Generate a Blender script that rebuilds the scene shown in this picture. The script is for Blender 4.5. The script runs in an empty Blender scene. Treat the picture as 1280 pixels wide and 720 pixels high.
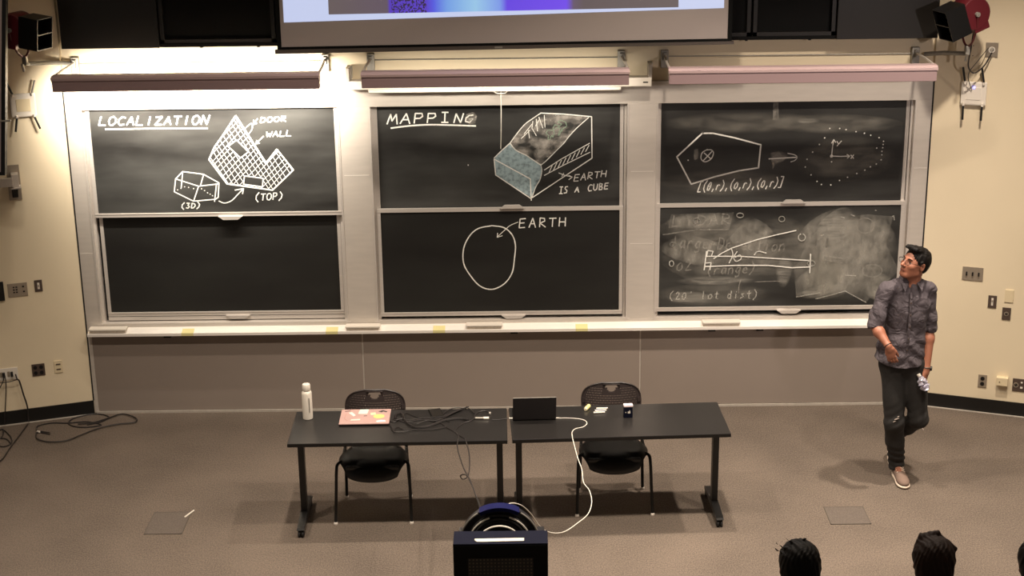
import bpy, bmesh, math, random
import numpy as np
from mathutils import Vector, Matrix
random.seed(7)
SC = bpy.context.scene
COL = SC.collection

# ------------------------------------------------------------ camera
cd = bpy.data.cameras.new('camera'); cam = bpy.data.objects.new('camera', cd); COL.objects.link(cam)
SC.camera = cam
cd.sensor_width = 36; cd.lens = 1998.216/1280*36; cd.clip_end = 60
FW = Vector((-0.00475613, 0.9512173, -0.30848505)); RT = Vector((0.99991839, 0.00086601, -0.01274609)); UP = Vector((0.01185715, 0.3085205, 0.95114379))
m = Matrix((RT, UP, -FW)).transposed().to_4x4(); m.translation = Vector((0, -12.6475, 5.1808))
cam.matrix_world = m

# ------------------------------------------------------------ world, lights, exposure
w = bpy.data.worlds.new('world'); SC.world = w; w.use_nodes = True
w.node_tree.nodes['Background'].inputs[0].default_value = (1.0, 0.88, 0.76, 1)
w.node_tree.nodes['Background'].inputs[1].default_value = 0.09
SC.view_settings.view_transform = 'Standard'; SC.view_settings.look = 'None'
SC.view_settings.gamma = 1; SC.view_settings.use_curve_mapping = False
SC.view_settings.exposure = 0.0

def area(name, loc, target, size, power, col, size_y=None, spread=math.pi):
    l = bpy.data.lights.new(name, 'AREA'); l.energy = power; l.color = col; l.size = size
    l.spread = spread
    if size_y: l.shape = 'RECTANGLE'; l.size_y = size_y
    o = bpy.data.objects.new(name, l); COL.objects.link(o); o.location = loc
    o.rotation_euler = (Vector(target)-Vector(loc)).to_track_quat('-Z', 'Y').to_euler()
    return o
def spot(name, loc, target, power, col, ang, blend=.6, rad=.12):
    l = bpy.data.lights.new(name, 'SPOT'); l.energy = power; l.color = col
    l.spot_size = math.radians(ang); l.spot_blend = blend; l.shadow_soft_size = rad
    o = bpy.data.objects.new(name, l); COL.objects.link(o); o.location = loc
    o.rotation_euler = (Vector(target)-Vector(loc)).to_track_quat('-Z', 'Y').to_euler()
    return o
WARM = (1.0, 0.86, 0.71)
DOWN = {-2.04: (9, 26, 62, 92), -3.95: (56, 63, 72, 72)}     # two ceiling rows; the left of the stage row is dimmed
for yy in DOWN:
    for xx, pw in zip((-3.3, -1.1, 1.1, 3.3), DOWN[yy]):
        area('downlight', (xx, yy, 5.0), (xx, yy, 0), .15, pw, WARM, spread=math.radians(112))
# chalkboard light inside the left trough (lit); the other two barely glow
area('board_light', (-2.53, -0.50, 2.93), (-2.53, 0.1, 2.58), 1.95, 76, (1.0, .90, .76), .05, spread=math.radians(112))
area('board_light', (-0.17, -0.50, 2.93), (-0.17, 0.1, 2.58), 1.95, 7, (1.0, .90, .76), .05, spread=math.radians(112))
# house spot aimed at the right side of the stage
spot('house_spot', (4.5, -9.0, 4.6), (2.5, -0.6, 2.3), 560, (1.0, .86, .82), 26, .9)

# ------------------------------------------------------------ materials
def lin(c):
    return tuple((x/255/12.92 if x/255 <= .04045 else ((x/255+.055)/1.055)**2.4) for x in c)
def M(name, col, rough=.5, metal=0, noise=.0, ns=8, bump=0, bs=120, stretch=(1, 1, 1), emit=0, spec=.5, coat=0, trans=0):
    mt = bpy.data.materials.new(name); mt.use_nodes = True; nt = mt.node_tree; N = nt.nodes; L = nt.links
    b = N['Principled BSDF']; c = lin(col)
    b.inputs['Base Color'].default_value = (*c, 1); b.inputs['Roughness'].default_value = rough
    b.inputs['Metallic'].default_value = metal; b.inputs['Specular IOR Level'].default_value = spec
    b.inputs['Coat Weight'].default_value = coat; b.inputs['Transmission Weight'].default_value = trans
    if emit:
        b.inputs['Emission Color'].default_value = (*c, 1); b.inputs['Emission Strength'].default_value = emit
    tc = N.new('ShaderNodeTexCoord'); mp = N.new('ShaderNodeMapping'); mp.inputs['Scale'].default_value = stretch
    L.new(tc.outputs['Object'], mp.inputs['Vector'])
    if noise:
        n = N.new('ShaderNodeTexNoise'); n.inputs['Scale'].default_value = ns; n.inputs['Detail'].default_value = 6
        r = N.new('ShaderNodeValToRGB'); L.new(mp.outputs[0], n.inputs['Vector']); L.new(n.outputs['Fac'], r.inputs['Fac'])
        r.color_ramp.elements[0].position = .3; r.color_ramp.elements[1].position = .7
        r.color_ramp.elements[0].color = (*[max(0, x*(1-noise)) for x in c], 1)
        r.color_ramp.elements[1].color = (*[min(1, x*(1+noise)) for x in c], 1)
        L.new(r.outputs['Color'], b.inputs['Base Color'])
    if bump:
        n2 = N.new('ShaderNodeTexNoise'); n2.inputs['Scale'].default_value = bs; n2.inputs['Detail'].default_value = 3
        L.new(mp.outputs[0], n2.inputs['Vector'])
        bp = N.new('ShaderNodeBump'); bp.inputs['Strength'].default_value = bump; bp.inputs['Distance'].default_value = .004
        L.new(n2.outputs['Fac'], bp.inputs['Height']); L.new(bp.outputs[0], b.inputs['Normal'])
    return mt
def chalkmat(name, col, alpha, scale=120, lo=.25, hi=.6, stretch=(1, 1, 1)):
    """dry chalk: broken up by a noise into bare slate and powder"""
    mt = bpy.data.materials.new(name); mt.use_nodes = True; nt = mt.node_tree; N = nt.nodes; L = nt.links
    b = N['Principled BSDF']; b.inputs['Base Color'].default_value = (*lin(col), 1); b.inputs['Roughness'].default_value = 1
    b.inputs['Specular IOR Level'].default_value = 0
    tc = N.new('ShaderNodeTexCoord'); mp = N.new('ShaderNodeMapping'); mp.inputs['Scale'].default_value = stretch
    n = N.new('ShaderNodeTexNoise'); n.inputs['Scale'].default_value = scale; n.inputs['Detail'].default_value = 5
    mr = N.new('ShaderNodeMapRange'); mr.inputs['From Min'].default_value = lo; mr.inputs['From Max'].default_value = hi
    mr.inputs['To Min'].default_value = 0; mr.inputs['To Max'].default_value = alpha
    L.new(tc.outputs['Object'], mp.inputs['Vector']); L.new(mp.outputs[0], n.inputs['Vector'])
    L.new(n.outputs['Fac'], mr.inputs['Value']); L.new(mr.outputs[0], b.inputs['Alpha'])
    return mt
def softpatch(name, col, alpha, scale=7, stretch=(1, 1, 1)):
    """a wiped chalk patch that thins out towards its own edge"""
    mt = chalkmat(name, col, alpha, scale, .30, .72, stretch); N = mt.node_tree.nodes; L = mt.node_tree.links; b = N['Principled BSDF']
    tc = N.new('ShaderNodeTexCoord'); vm = N.new('ShaderNodeVectorMath'); vm.operation = 'SUBTRACT'; vm.inputs[1].default_value = (.5, .5, .5)
    sc = N.new('ShaderNodeVectorMath'); sc.operation = 'MULTIPLY'; sc.inputs[1].default_value = (1, 0, 1)
    ln = N.new('ShaderNodeVectorMath'); ln.operation = 'LENGTH'; mr = N.new('ShaderNodeMapRange')
    mr.inputs['From Min'].default_value = .5; mr.inputs['From Max'].default_value = .30; mr.inputs['To Min'].default_value = 0; mr.inputs['To Max'].default_value = 1
    mu = N.new('ShaderNodeMath'); mu.operation = 'MULTIPLY'; old = b.inputs['Alpha'].links[0].from_socket
    L.new(tc.outputs['Generated'], vm.inputs[0]); L.new(vm.outputs[0], sc.inputs[0]); L.new(sc.outputs[0], ln.inputs[0]); L.new(ln.outputs['Value'], mr.inputs['Value'])
    L.new(mr.outputs[0], mu.inputs[0]); L.new(old, mu.inputs[1]); L.new(mu.outputs[0], b.inputs['Alpha'])
    return mt
def carpet():
    mt = M('carpet', (112, 100, 90), 1, 0, .0, spec=.1); N = mt.node_tree.nodes; L = mt.node_tree.links; b = N['Principled BSDF']
    tc = N.new('ShaderNodeTexCoord')
    def nz(s, d, st=(1, 1, 1)):
        mp = N.new('ShaderNodeMapping'); mp.inputs['Scale'].default_value = st
        n = N.new('ShaderNodeTexNoise'); n.inputs['Scale'].default_value = s; n.inputs['Detail'].default_value = d
        L.new(tc.outputs['Object'], mp.inputs[0]); L.new(mp.outputs[0], n.inputs['Vector']); return n.outputs['Fac']
    a = nz(110, 4, (1, .6, 1)); c = nz(1.3, 4); g = nz(300, 2)
    mx = N.new('ShaderNodeMath'); mx.operation = 'MULTIPLY_ADD'; mx.inputs[1].default_value = .5
    L.new(a, mx.inputs[0]); m2 = N.new('ShaderNodeMath'); m2.operation = 'MULTIPLY'; m2.inputs[1].default_value = .25; L.new(c, m2.inputs[0]); L.new(m2.outputs[0], mx.inputs[2])
    m3 = N.new('ShaderNodeMath'); m3.operation = 'MULTIPLY_ADD'; m3.inputs[1].default_value = .25; L.new(g, m3.inputs[0]); L.new(mx.outputs[0], m3.inputs[2])
    r = N.new('ShaderNodeValToRGB'); L.new(m3.outputs[0], r.inputs[0]); e = r.color_ramp.elements
    e[0].position = .34; e[0].color = (*lin((76, 69, 63)), 1); e[1].position = .66; e[1].color = (*lin((130, 117, 106)), 1)
    L.new(r.outputs[0], b.inputs['Base Color'])
    bp = N.new('ShaderNodeBump'); bp.inputs['Strength'].default_value = .7; bp.inputs['Distance'].default_value = .006
    L.new(g, bp.inputs['Height']); L.new(bp.outputs[0], b.inputs['Normal'])
    return mt
def slate(name, dust_and_light):
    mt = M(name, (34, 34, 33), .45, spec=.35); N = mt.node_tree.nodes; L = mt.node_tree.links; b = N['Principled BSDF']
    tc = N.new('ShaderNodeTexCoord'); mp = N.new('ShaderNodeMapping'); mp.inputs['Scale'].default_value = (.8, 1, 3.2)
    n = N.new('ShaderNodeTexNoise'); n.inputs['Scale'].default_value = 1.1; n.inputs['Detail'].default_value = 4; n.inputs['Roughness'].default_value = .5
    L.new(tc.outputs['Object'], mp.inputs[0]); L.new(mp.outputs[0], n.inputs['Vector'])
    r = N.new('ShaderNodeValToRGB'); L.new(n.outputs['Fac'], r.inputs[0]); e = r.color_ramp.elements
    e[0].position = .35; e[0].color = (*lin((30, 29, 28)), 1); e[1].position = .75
    e[1].color = (*lin((34+dust_and_light, 34+dust_and_light, 32+dust_and_light)), 1)
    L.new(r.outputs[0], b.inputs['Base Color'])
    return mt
m_carpet = carpet()
m_cream = M('cream_paint', (228, 213, 184), .75, noise=.02, ns=2, bump=.04, bs=60)
m_alu = M('brushed_aluminium_paint', (206, 198, 189), .38, .25, noise=.04, ns=5, stretch=(1, 1, 6))
m_alu2 = M('bright_aluminium', (214, 207, 200), .3, .35, noise=.04, ns=8, stretch=(.3, 1, 8))
m_tray = M('tray_aluminium', (244, 238, 230), .3, .15)
m_panel = M('grey_brown_laminate', (142, 130, 121), .6, noise=.02, ns=3)
m_black = M('black_vinyl', (17, 16, 15), .5)
m_strip = M('pale_grey_edge', (178, 170, 160), .5, noise=.1, ns=20)
m_dark = M('dark_recess', (14, 13, 12), .6)
m_slate_a = slate('slate_lit', 40); m_slate_b = slate('slate_dusty', 34); m_slate_c = slate('slate_black', 6)  # upper slate greyed for the trough light on it; dusty slate is chalk dust
m_chalk = chalkmat('white_chalk', (245, 243, 236), .95, 160, .22, .42)
m_chalk_soft = chalkmat('soft_chalk', (225, 222, 212), .55, 140, .3, .6)
m_ghost = chalkmat('erased_chalk', (205, 200, 190), .46, 45, .30, .75)
m_smudge = chalkmat('chalk_smudge', (190, 186, 176), .42, 9, .36, .78, (1, 1, 2.2))
m_blue = chalkmat('pale_blue_chalk', (168, 188, 194), .92, 30, .1, .55)
m_land = chalkmat('grey_land_shading', (186, 180, 172), .8, 9, .40, .70, (1, 1, 1.6))
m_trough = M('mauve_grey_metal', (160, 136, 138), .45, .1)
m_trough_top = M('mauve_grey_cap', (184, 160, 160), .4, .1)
m_tube = M('lamp_tube', (255, 236, 205), .4, emit=6)
m_galv = M('galvanised_bracket', (150, 146, 138), .5, .4, noise=.1, ns=30)
m_white = M('white_plastic', (228, 220, 208), .45)
m_ivory = M('ivory_plastic', (222, 206, 172), .5)
m_steel = M('brushed_steel_plate', (170, 158, 142), .38, .5, noise=.04, ns=60)
m_brown = M('dark_brown_plate', (78, 64, 56), .5)
m_hole = M('socket_black', (14, 12, 12), .5)
m_cab = M('black_gloss_panel', (32, 29, 26), .32)
m_cab2 = M('black_matt_panel', (10, 10, 9), .6, spec=.15)
m_top = M('black_laminate', (36, 34, 33), .28, noise=.06, ns=3)
m_edge = M('black_edge_band', (12, 11, 11), .4)
m_frame = M('black_powder_coat', (14, 13, 13), .4)
m_rubber = M('black_rubber', (16, 15, 15), .7)
m_mesh = M('black_polymer', (40, 32, 31), .42)
m_seat = M('black_seat_shell', (19, 18, 18), .45)
m_glide = M('pale_chair_glide', (225, 215, 205), .4)
m_cord = M('dark_grey_cord', (36, 31, 30), .5)
m_cordw = M('white_cord', (232, 226, 214), .5)
m_pink = M('rose_gold_metal', (196, 162, 156), .38, .25, noise=.04, ns=6)
m_skin = M('skin', (150, 97, 75), .5, noise=.05, ns=12)
m_skin2 = M('lips', (128, 66, 54), .5)
m_hair = M('black_hair', (14, 11, 10), .6, spec=.2, bump=.6, bs=160, stretch=(1, 1, .25))
m_hairb = M('dark_brown_hair', (42, 27, 21), .6, spec=.2, bump=.6, bs=160, stretch=(1, 1, .25))
m_shirt = M('grey_chambray', (74, 67, 72), .85, noise=.14, ns=300, bump=.3, bs=400)
_N = m_shirt.node_tree.nodes; _L = m_shirt.node_tree.links      # cloth creases
_n = _N.new('ShaderNodeTexNoise'); _n.inputs['Scale'].default_value = 11; _n.inputs['Detail'].default_value = 2; _n.inputs['Distortion'].default_value = 1.6
_b = _N.new('ShaderNodeBump'); _b.inputs['Strength'].default_value = .8; _b.inputs['Distance'].default_value = .03
_tc = _N.new('ShaderNodeTexCoord'); _L.new(_tc.outputs['Object'], _n.inputs['Vector']); _L.new(_n.outputs['Fac'], _b.inputs['Height'])
_o = [x for x in _N if x.type == 'BUMP' and x != _b][0]; _L.new(_b.outputs[0], _o.inputs['Normal'])
m_jean = M('black_denim', (33, 31, 30), .85, noise=.2, ns=90, bump=.2, bs=500)
m_shoe = M('taupe_knit', (120, 100, 89), .85, noise=.12, ns=220, bump=.3, bs=300)
m_sole = M('white_foam_sole', (232, 214, 196), .5)
m_maroon = M('maroon_paint', (88, 24, 32), .4)
m_navy = M('navy_plastic', (18, 20, 36), .6, spec=.08)
m_screen = M('grey_screen_fabric', (168, 158, 154), .8)

# ------------------------------------------------------------ mesh helpers
class MB:
    def __init__(s): s.v = []; s.f = []
    def add(s, vs, fs):
        b = len(s.v); s.v += [Vector(v) for v in vs]; s.f += [tuple(i+b for i in f) for f in fs]; return s
    def box(s, c, d, R=None, bev=0):
        x, y, z = d[0]/2, d[1]/2, d[2]/2
        if bev:
            bm = bmesh.new(); bmesh.ops.create_cube(bm, size=1)
            for v in bm.verts: v.co = Vector((v.co.x*d[0], v.co.y*d[1], v.co.z*d[2]))
            bmesh.ops.bevel(bm, geom=bm.edges[:], offset=bev, segments=2, profile=.6, affect='EDGES')
            vs = [v.co.copy() for v in bm.verts]; bm.verts.index_update(); fs = [tuple(v.index for v in f.verts) for f in bm.faces]; bm.free()
        else:
            vs = [Vector(p) for p in ((-x,-y,-z),(x,-y,-z),(x,y,-z),(-x,y,-z),(-x,-y,z),(x,-y,z),(x,y,z),(-x,y,z))]
            fs = [(0,3,2,1),(4,5,6,7),(0,1,5,4),(1,2,6,5),(2,3,7,6),(3,0,4,7)]
        if R is not None: vs = [R @ v for v in vs]
        return s.add([v+Vector(c) for v in vs], fs)
    def bb(s, a, b, bev=0):
        a = Vector(a); b = Vector(b); return s.box((a+b)/2, [abs(q) for q in (b-a)], None, bev)
    def cyl(s, a, b, r0, r1=None, n=14, caps=True):
        a = Vector(a); b = Vector(b); r1 = r0 if r1 is None else r1
        z = (b-a).normalized(); x = z.orthogonal().normalized(); y = z.cross(x)
        vs = []
        for p, r in ((a, r0), (b, r1)):
            for i in range(n):
                t = 2*math.pi*i/n; vs.append(p+(x*math.cos(t)+y*math.sin(t))*r)
        fs = [(i, (i+1) % n, n+(i+1) % n, n+i) for i in range(n)]
        if caps: fs += [tuple(range(n))[::-1], tuple(range(n, 2*n))]
        return s.add(vs, fs)
    def lathe(s, c, prof, n=20, axis=(0, 0, 1)):
        z = Vector(axis).normalized(); x = z.orthogonal().normalized(); y = z.cross(x); c = Vector(c); vs = []; k = len(prof)
        for r, h in prof:
            for i in range(n):
                t = 2*math.pi*i/n; vs.append(c+z*h+(x*math.cos(t)+y*math.sin(t))*r)
        fs = [(j*n+i, j*n+(i+1) % n, (j+1)*n+(i+1) % n, (j+1)*n+i) for j in range(k-1) for i in range(n)]
        fs += [tuple(range(n))[::-1], tuple(range((k-1)*n, k*n))]
        return s.add(vs, fs)
    def tube(s, pts, r, n=8, closed=False):
        P = [Vector(p) for p in pts]; K = len(P); vs = []; up = None
        for i in range(K):
            t = (P[min(i+1, K-1)]-P[max(i-1, 0)]) if not closed else (P[(i+1) % K]-P[i-1])
            t.normalize()
            if up is None: up = t.orthogonal().normalized()
            up = (up-t*up.dot(t)).normalized(); sd = t.cross(up)
            rr = r[i] if isinstance(r, (list, tuple)) else r
            for j in range(n):
                a = 2*math.pi*j/n; vs.append(P[i]+(up*math.cos(a)+sd*math.sin(a))*rr)
        rng = K if closed else K-1
        fs = [(i*n+j, i*n+(j+1) % n, ((i+1) % K)*n+(j+1) % n, ((i+1) % K)*n+j) for i in range(rng) for j in range(n)]
        if not closed: fs += [tuple(range(n))[::-1], tuple(range((K-1)*n, K*n))]
        return s.add(vs, fs)
    def prism(s, poly, axis, a, b):
        """extrude a polygon (list of 2d) along axis 'x' (poly=y,z), 'y' (poly=x,z) or 'z' (poly=x,y)"""
        def mk(p, t): return {'x': (t, p[0], p[1]), 'y': (p[0], t, p[1]), 'z': (p[0], p[1], t)}[axis]
        n = len(poly); vs = [mk(p, a) for p in poly]+[mk(p, b) for p in poly]
        fs = [tuple(range(n))[::-1], tuple(range(n, 2*n))]+[(i, (i+1) % n, n+(i+1) % n, n+i) for i in range(n)]
        return s.add(vs, fs)
    def build(s, name, mat, parent=None, smooth=False, world=True, kind=None, label=None):
        me = bpy.data.meshes.new(name); off = Vector((0, 0, 0))
        if parent is not None and world:
            q = parent
            while q is not None: off += q.location; q = q.parent
        o = bpy.data.objects.new(name, me)
        if parent is None or world:       # put the origin in the middle of the mesh
            mn = Vector([min(v[i] for v in s.v) for i in range(3)]); mx = Vector([max(v[i] for v in s.v) for i in range(3)])
            c = (mn+mx)/2
            if parent is None: c.z = mn.z
            me.from_pydata([v-c for v in s.v], [], s.f); o.location = c-off
        else: me.from_pydata([tuple(v) for v in s.v], [], s.f)
        me.materials.append(mat)
        bm = bmesh.new(); bm.from_mesh(me); bmesh.ops.recalc_face_normals(bm, faces=bm.faces); bm.to_mesh(me); bm.free()
        if smooth:
            me.shade_smooth()
            try: me.set_sharp_from_angle(angle=math.radians(40))
            except Exception: pass
        COL.objects.link(o)
        if parent is not None: o.parent = parent
        if kind: o['kind'] = kind
        if label: o['label'] = label
        return o
def spl(pts, k=6):
    """Catmull-Rom through points"""
    P = [Vector(p) for p in pts]; P = [P[0]*2-P[1]]+P+[P[-1]*2-P[-2]]; out = []
    for i in range(1, len(P)-2):
        for j in range(k):
            t = j/k; a, b, c, d = P[i-1:i+3]
            out.append(.5*((2*b)+(c-a)*t+(2*a-5*b+4*c-d)*t*t+(3*b-a-3*c+d)*t**3))
    return out+[P[-2]]
def tag(o, label, cat, group=None):
    o['label'] = label; o['category'] = cat
    if group: o['group'] = group
    return o
def thing(name, label, cat, loc=(0, 0, 0), rz=0, group=None):
    o = bpy.data.objects.new(name, None); COL.objects.link(o); o.location = loc; o.rotation_euler = (0, 0, rz); o.empty_display_size = .1
    return tag(o, label, cat, group)
def copy_tree(o, parent=None):
    c = o.copy(); COL.objects.link(c); c.parent = parent
    for ch in list(o.children): copy_tree(ch, c)
    return c

# ------------------------------------------------------------ signed-distance sculpting (for people and soft shapes)
def cap(a, b, ra, rb=None, k=.02, sub=False): return ('c', Vector(a), Vector(b), ra, ra if rb is None else rb, k, sub)
def ell(c, r, rows=None, k=.02, sub=False): return ('e', Vector(c), r, rows, k, sub)
def sdf_mesh(name, prims, vox, mat, parent=None, post=None, pad=.03, label=None):
    lo = np.full(3, 1e9); hi = np.full(3, -1e9)
    def bounds(p):
        if p[0] == 'c':
            r = max(p[3], p[4]); a = np.array(p[1]); b = np.array(p[2]); return np.minimum(a, b)-r, np.maximum(a, b)+r
        r = max(p[2]); c = np.array(p[1]); return c-r, c+r
    for p in prims:
        if not p[-1]:
            a, b = bounds(p); lo = np.minimum(lo, a); hi = np.maximum(hi, b)
    lo -= pad; hi += pad; n = np.ceil((hi-lo)/vox).astype(int)+1
    D = np.full(n, .2, np.float32)
    for p in prims:
        k = p[-2]; a, b = bounds(p); mg = k+pad
        i0 = np.clip(((a-mg-lo)/vox).astype(int), 0, n-1); i1 = np.clip(((b+mg-lo)/vox).astype(int)+2, 1, n)
        if (i1 <= i0).any(): continue
        X, Y, Z = np.meshgrid(*[(lo[q]+np.arange(i0[q], i1[q])*vox).astype(np.float32) for q in range(3)], indexing='ij')
        if p[0] == 'c':
            A = p[1]; Bv = p[2]-p[1]; L2 = max(Bv.length_squared, 1e-9)
            h = np.clip(((X-A.x)*Bv.x+(Y-A.y)*Bv.y+(Z-A.z)*Bv.z)/L2, 0, 1)
            d = np.sqrt((X-A.x-h*Bv.x)**2+(Y-A.y-h*Bv.y)**2+(Z-A.z-h*Bv.z)**2)-(p[3]+(p[4]-p[3])*h)
        else:
            c = p[1]; r = p[2]; q = [X-c.x, Y-c.y, Z-c.z]
            if p[3] is not None: q = [q[0]*w_.x+q[1]*w_.y+q[2]*w_.z for w_ in p[3]]
            k0 = np.sqrt((q[0]/r[0])**2+(q[1]/r[1])**2+(q[2]/r[2])**2)
            k1 = np.sqrt((q[0]/r[0]**2)**2+(q[1]/r[1]**2)**2+(q[2]/r[2]**2)**2)+1e-6
            d = k0*(k0-1)/k1
        sl = tuple(slice(i0[q], i1[q]) for q in range(3)); E = D[sl]
        if p[-1]:
            h = np.maximum(k-np.abs(E+d), 0)/k; D[sl] = np.maximum(E, -d)+h*h*k/4
        else:
            h = np.maximum(k-np.abs(E-d), 0)/k; D[sl] = np.minimum(E, d)-h*h*k/4
    if post is not None:
        X, Y, Z = np.meshgrid(*[(lo[q]+np.arange(n[q])*vox).astype(np.float32) for q in range(3)], indexing='ij', sparse=True)
        D = post(D, X, Y, Z)
    D[0] = D[-1] = .1; D[:, 0] = D[:, -1] = .1; D[:, :, 0] = D[:, :, -1] = .1
    S = D < 0; cs = [(i, j, k) for i in (0, 1) for j in (0, 1) for k in (0, 1)]
    cnt = np.zeros(np.array(D.shape)-1, np.int8)
    for i, j, k in cs: cnt += S[i:D.shape[0]-1+i, j:D.shape[1]-1+j, k:D.shape[2]-1+k]
    I = np.argwhere((cnt > 0) & (cnt < 8)); acc = np.zeros((len(I), 3)); num = np.zeros(len(I))
    for c0 in cs:
        for ax in range(3):
            if c0[ax]: continue
            c1 = list(c0); c1[ax] = 1
            d0 = D[tuple((I+c0).T)]; d1 = D[tuple((I+c1).T)]; mk = (d0 < 0) != (d1 < 0)
            t = np.where(mk, d0/(d0-d1+1e-12), 0); P = np.array(c0)[None]*1.0+np.zeros((len(I), 3)); P[:, ax] = t
            acc += P*mk[:, None]; num += mk
    V = (I+acc/num[:, None])*vox+lo
    vid = np.full(cnt.shape, -1, np.int32); vid[tuple(I.T)] = np.arange(len(I)); F = []
    for ax in range(3):
        s0 = [slice(1, -1)]*3; s1 = [slice(1, -1)]*3; s0[ax] = slice(0, -1); s1[ax] = slice(1, None)
        A_ = S[tuple(s0)]; B_ = S[tuple(s1)]; E = np.argwhere(A_ != B_)
        if not len(E): continue
        off = np.ones(3, int); off[ax] = 0; fl = A_[tuple(E.T)]; G = E+off
        u, v = (ax+1) % 3, (ax+2) % 3
        def g(du, dv):
            q = G.copy(); q[:, u] -= du; q[:, v] -= dv; return vid[tuple(q.T)]
        q = np.stack([g(1, 1), g(0, 1), g(0, 0), g(1, 0)], 1); q[~fl] = q[~fl][:, ::-1]; F.append(q)
    F = np.concatenate(F); F = F[(F >= 0).all(1)]
    off = Vector((0, 0, 0)); q = parent
    while q is not None: off += q.location; q = q.parent
    c = V.mean(0); me = bpy.data.meshes.new(name); me.from_pydata((V-c).tolist(), [], F.tolist()); me.materials.append(mat); me.shade_smooth()
    o = bpy.data.objects.new(name, me); COL.objects.link(o); o.location = Vector(c)-off
    if parent is not None: o.parent = parent
    if label: o['label'] = label
    return o

TABLE_LOOPS=[[(-0.942,-2.020,0.741),(-0.912,-2.040,0.741),(-0.878,-2.013,0.741),(-0.840,-2.042,0.741),(-0.784,-2.025,0.741),(-0.699,-2.000,0.741),(-0.599,-1.990,0.741),(-0.529,-1.930,0.741),(-0.459,-1.847,0.741),(-0.402,-1.801,0.741)],
[(-0.402,-1.801,0.741),(-0.476,-1.789,0.741),(-0.526,-1.826,0.741),(-0.560,-1.891,0.741),(-0.564,-1.948,0.741),(-0.540,-2.014,0.741),(-0.517,-2.051,0.741)],
[(-0.916,-1.984,0.741),(-0.914,-1.909,0.741),(-0.887,-1.881,0.741),(-0.858,-1.939,0.741),(-0.841,-2.023,0.741),(-0.793,-2.117,0.741),(-0.741,-2.145,0.741),(-0.678,-2.129,0.741),(-0.623,-2.085,0.741),(-0.561,-2.022,0.741),(-0.512,-1.996,0.741),(-0.440,-1.989,0.741),(-0.389,-2.018,0.741)],
[(-0.899,-2.222,0.741),(-0.896,-2.168,0.741),(-0.869,-2.151,0.741),(-0.830,-2.197,0.741),(-0.766,-2.199,0.741),(-0.688,-2.201,0.741),(-0.618,-2.194,0.741),(-0.548,-2.160,0.741),(-0.528,-2.143,0.741)],
[(-0.938,-2.076,0.741),(-0.908,-2.204,0.741),(-0.877,-2.241,0.741),(-0.793,-2.225,0.741)],
[(-0.402,-1.801,0.741),(-0.365,-1.850,0.741),(-0.338,-1.917,0.741)],
[(-0.810,-2.061,0.741),(-0.766,-2.081,0.741),(-0.736,-2.100,0.741),(-0.682,-2.047,0.741),(-0.610,-2.049,0.741),(-0.555,-1.995,0.741),(-0.500,-1.921,0.741),(-0.430,-1.838,0.741)]]
CORD_A=[(-0.848,-1.930,0.741),(-0.837,-1.873,0.741),(-0.775,-1.932,0.741),(-0.677,-2.010,0.741),(-0.581,-2.068,0.741),(-0.535,-2.142,0.741),(-0.475,-2.225,0.741),(-0.438,-2.289,0.741),(-0.408,-2.334,0.741),(-0.390,-2.369,0.741),(-0.386,-2.430,0.762),(-0.353,-2.739,0.785),(-0.347,-3.111,0.817),(-0.376,-3.255,0.847),(-0.391,-3.327,0.897),(-0.377,-3.384,0.939),(-0.340,-3.497,0.978),(-0.300,-3.750,1.016),(-0.250,-4.104,1.076),(-0.220,-4.350,1.120)]
CORD_B=[(-0.226,-1.892,0.741),(-0.255,-1.853,0.741),(-0.299,-1.861,0.741),(-0.330,-1.917,0.741),(-0.339,-1.992,0.741),(-0.367,-2.037,0.741),(-0.409,-2.073,0.741),(-0.450,-2.145,0.741),(-0.465,-2.217,0.741),(-0.441,-2.306,0.741),(-0.441,-2.363,0.741),(-0.440,-2.430,0.763),(-0.436,-2.626,0.787),(-0.381,-3.093,0.859),(-0.324,-3.467,0.932),(-0.268,-3.944,1.030),(-0.230,-4.350,1.121)]
THIN_CORD=[(-0.222,-1.901,0.741),(-0.228,-1.967,0.741)]
ADAPTER_CORD=[(-0.210,-2.014,0.741),(-0.159,-2.019,0.741),(-0.116,-2.004,0.741),(-0.079,-2.001,0.741)]
WHITE_CORD=[(0.250,-2.009,0.741),(0.326,-2.002,0.741),(0.415,-2.021,0.741),(0.459,-2.057,0.741),(0.467,-2.115,0.741),(0.436,-2.171,0.741),(0.382,-2.203,0.741),(0.358,-2.258,0.741),(0.356,-2.329,0.741),(0.359,-2.400,0.740),(0.384,-2.590,0.692),(0.407,-2.721,0.664),(0.413,-2.856,0.631),(0.447,-2.962,0.620),(0.457,-3.087,0.595),(0.428,-3.215,0.573),(0.354,-3.362,0.580),(0.260,-3.537,0.606),(0.169,-3.684,0.678),(0.102,-3.816,0.792),(0.052,-3.966,0.944),(-0.003,-4.096,1.062),(-0.057,-4.197,1.126),(-0.090,-4.263,1.143),(-0.097,-4.350,1.134)]
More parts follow.
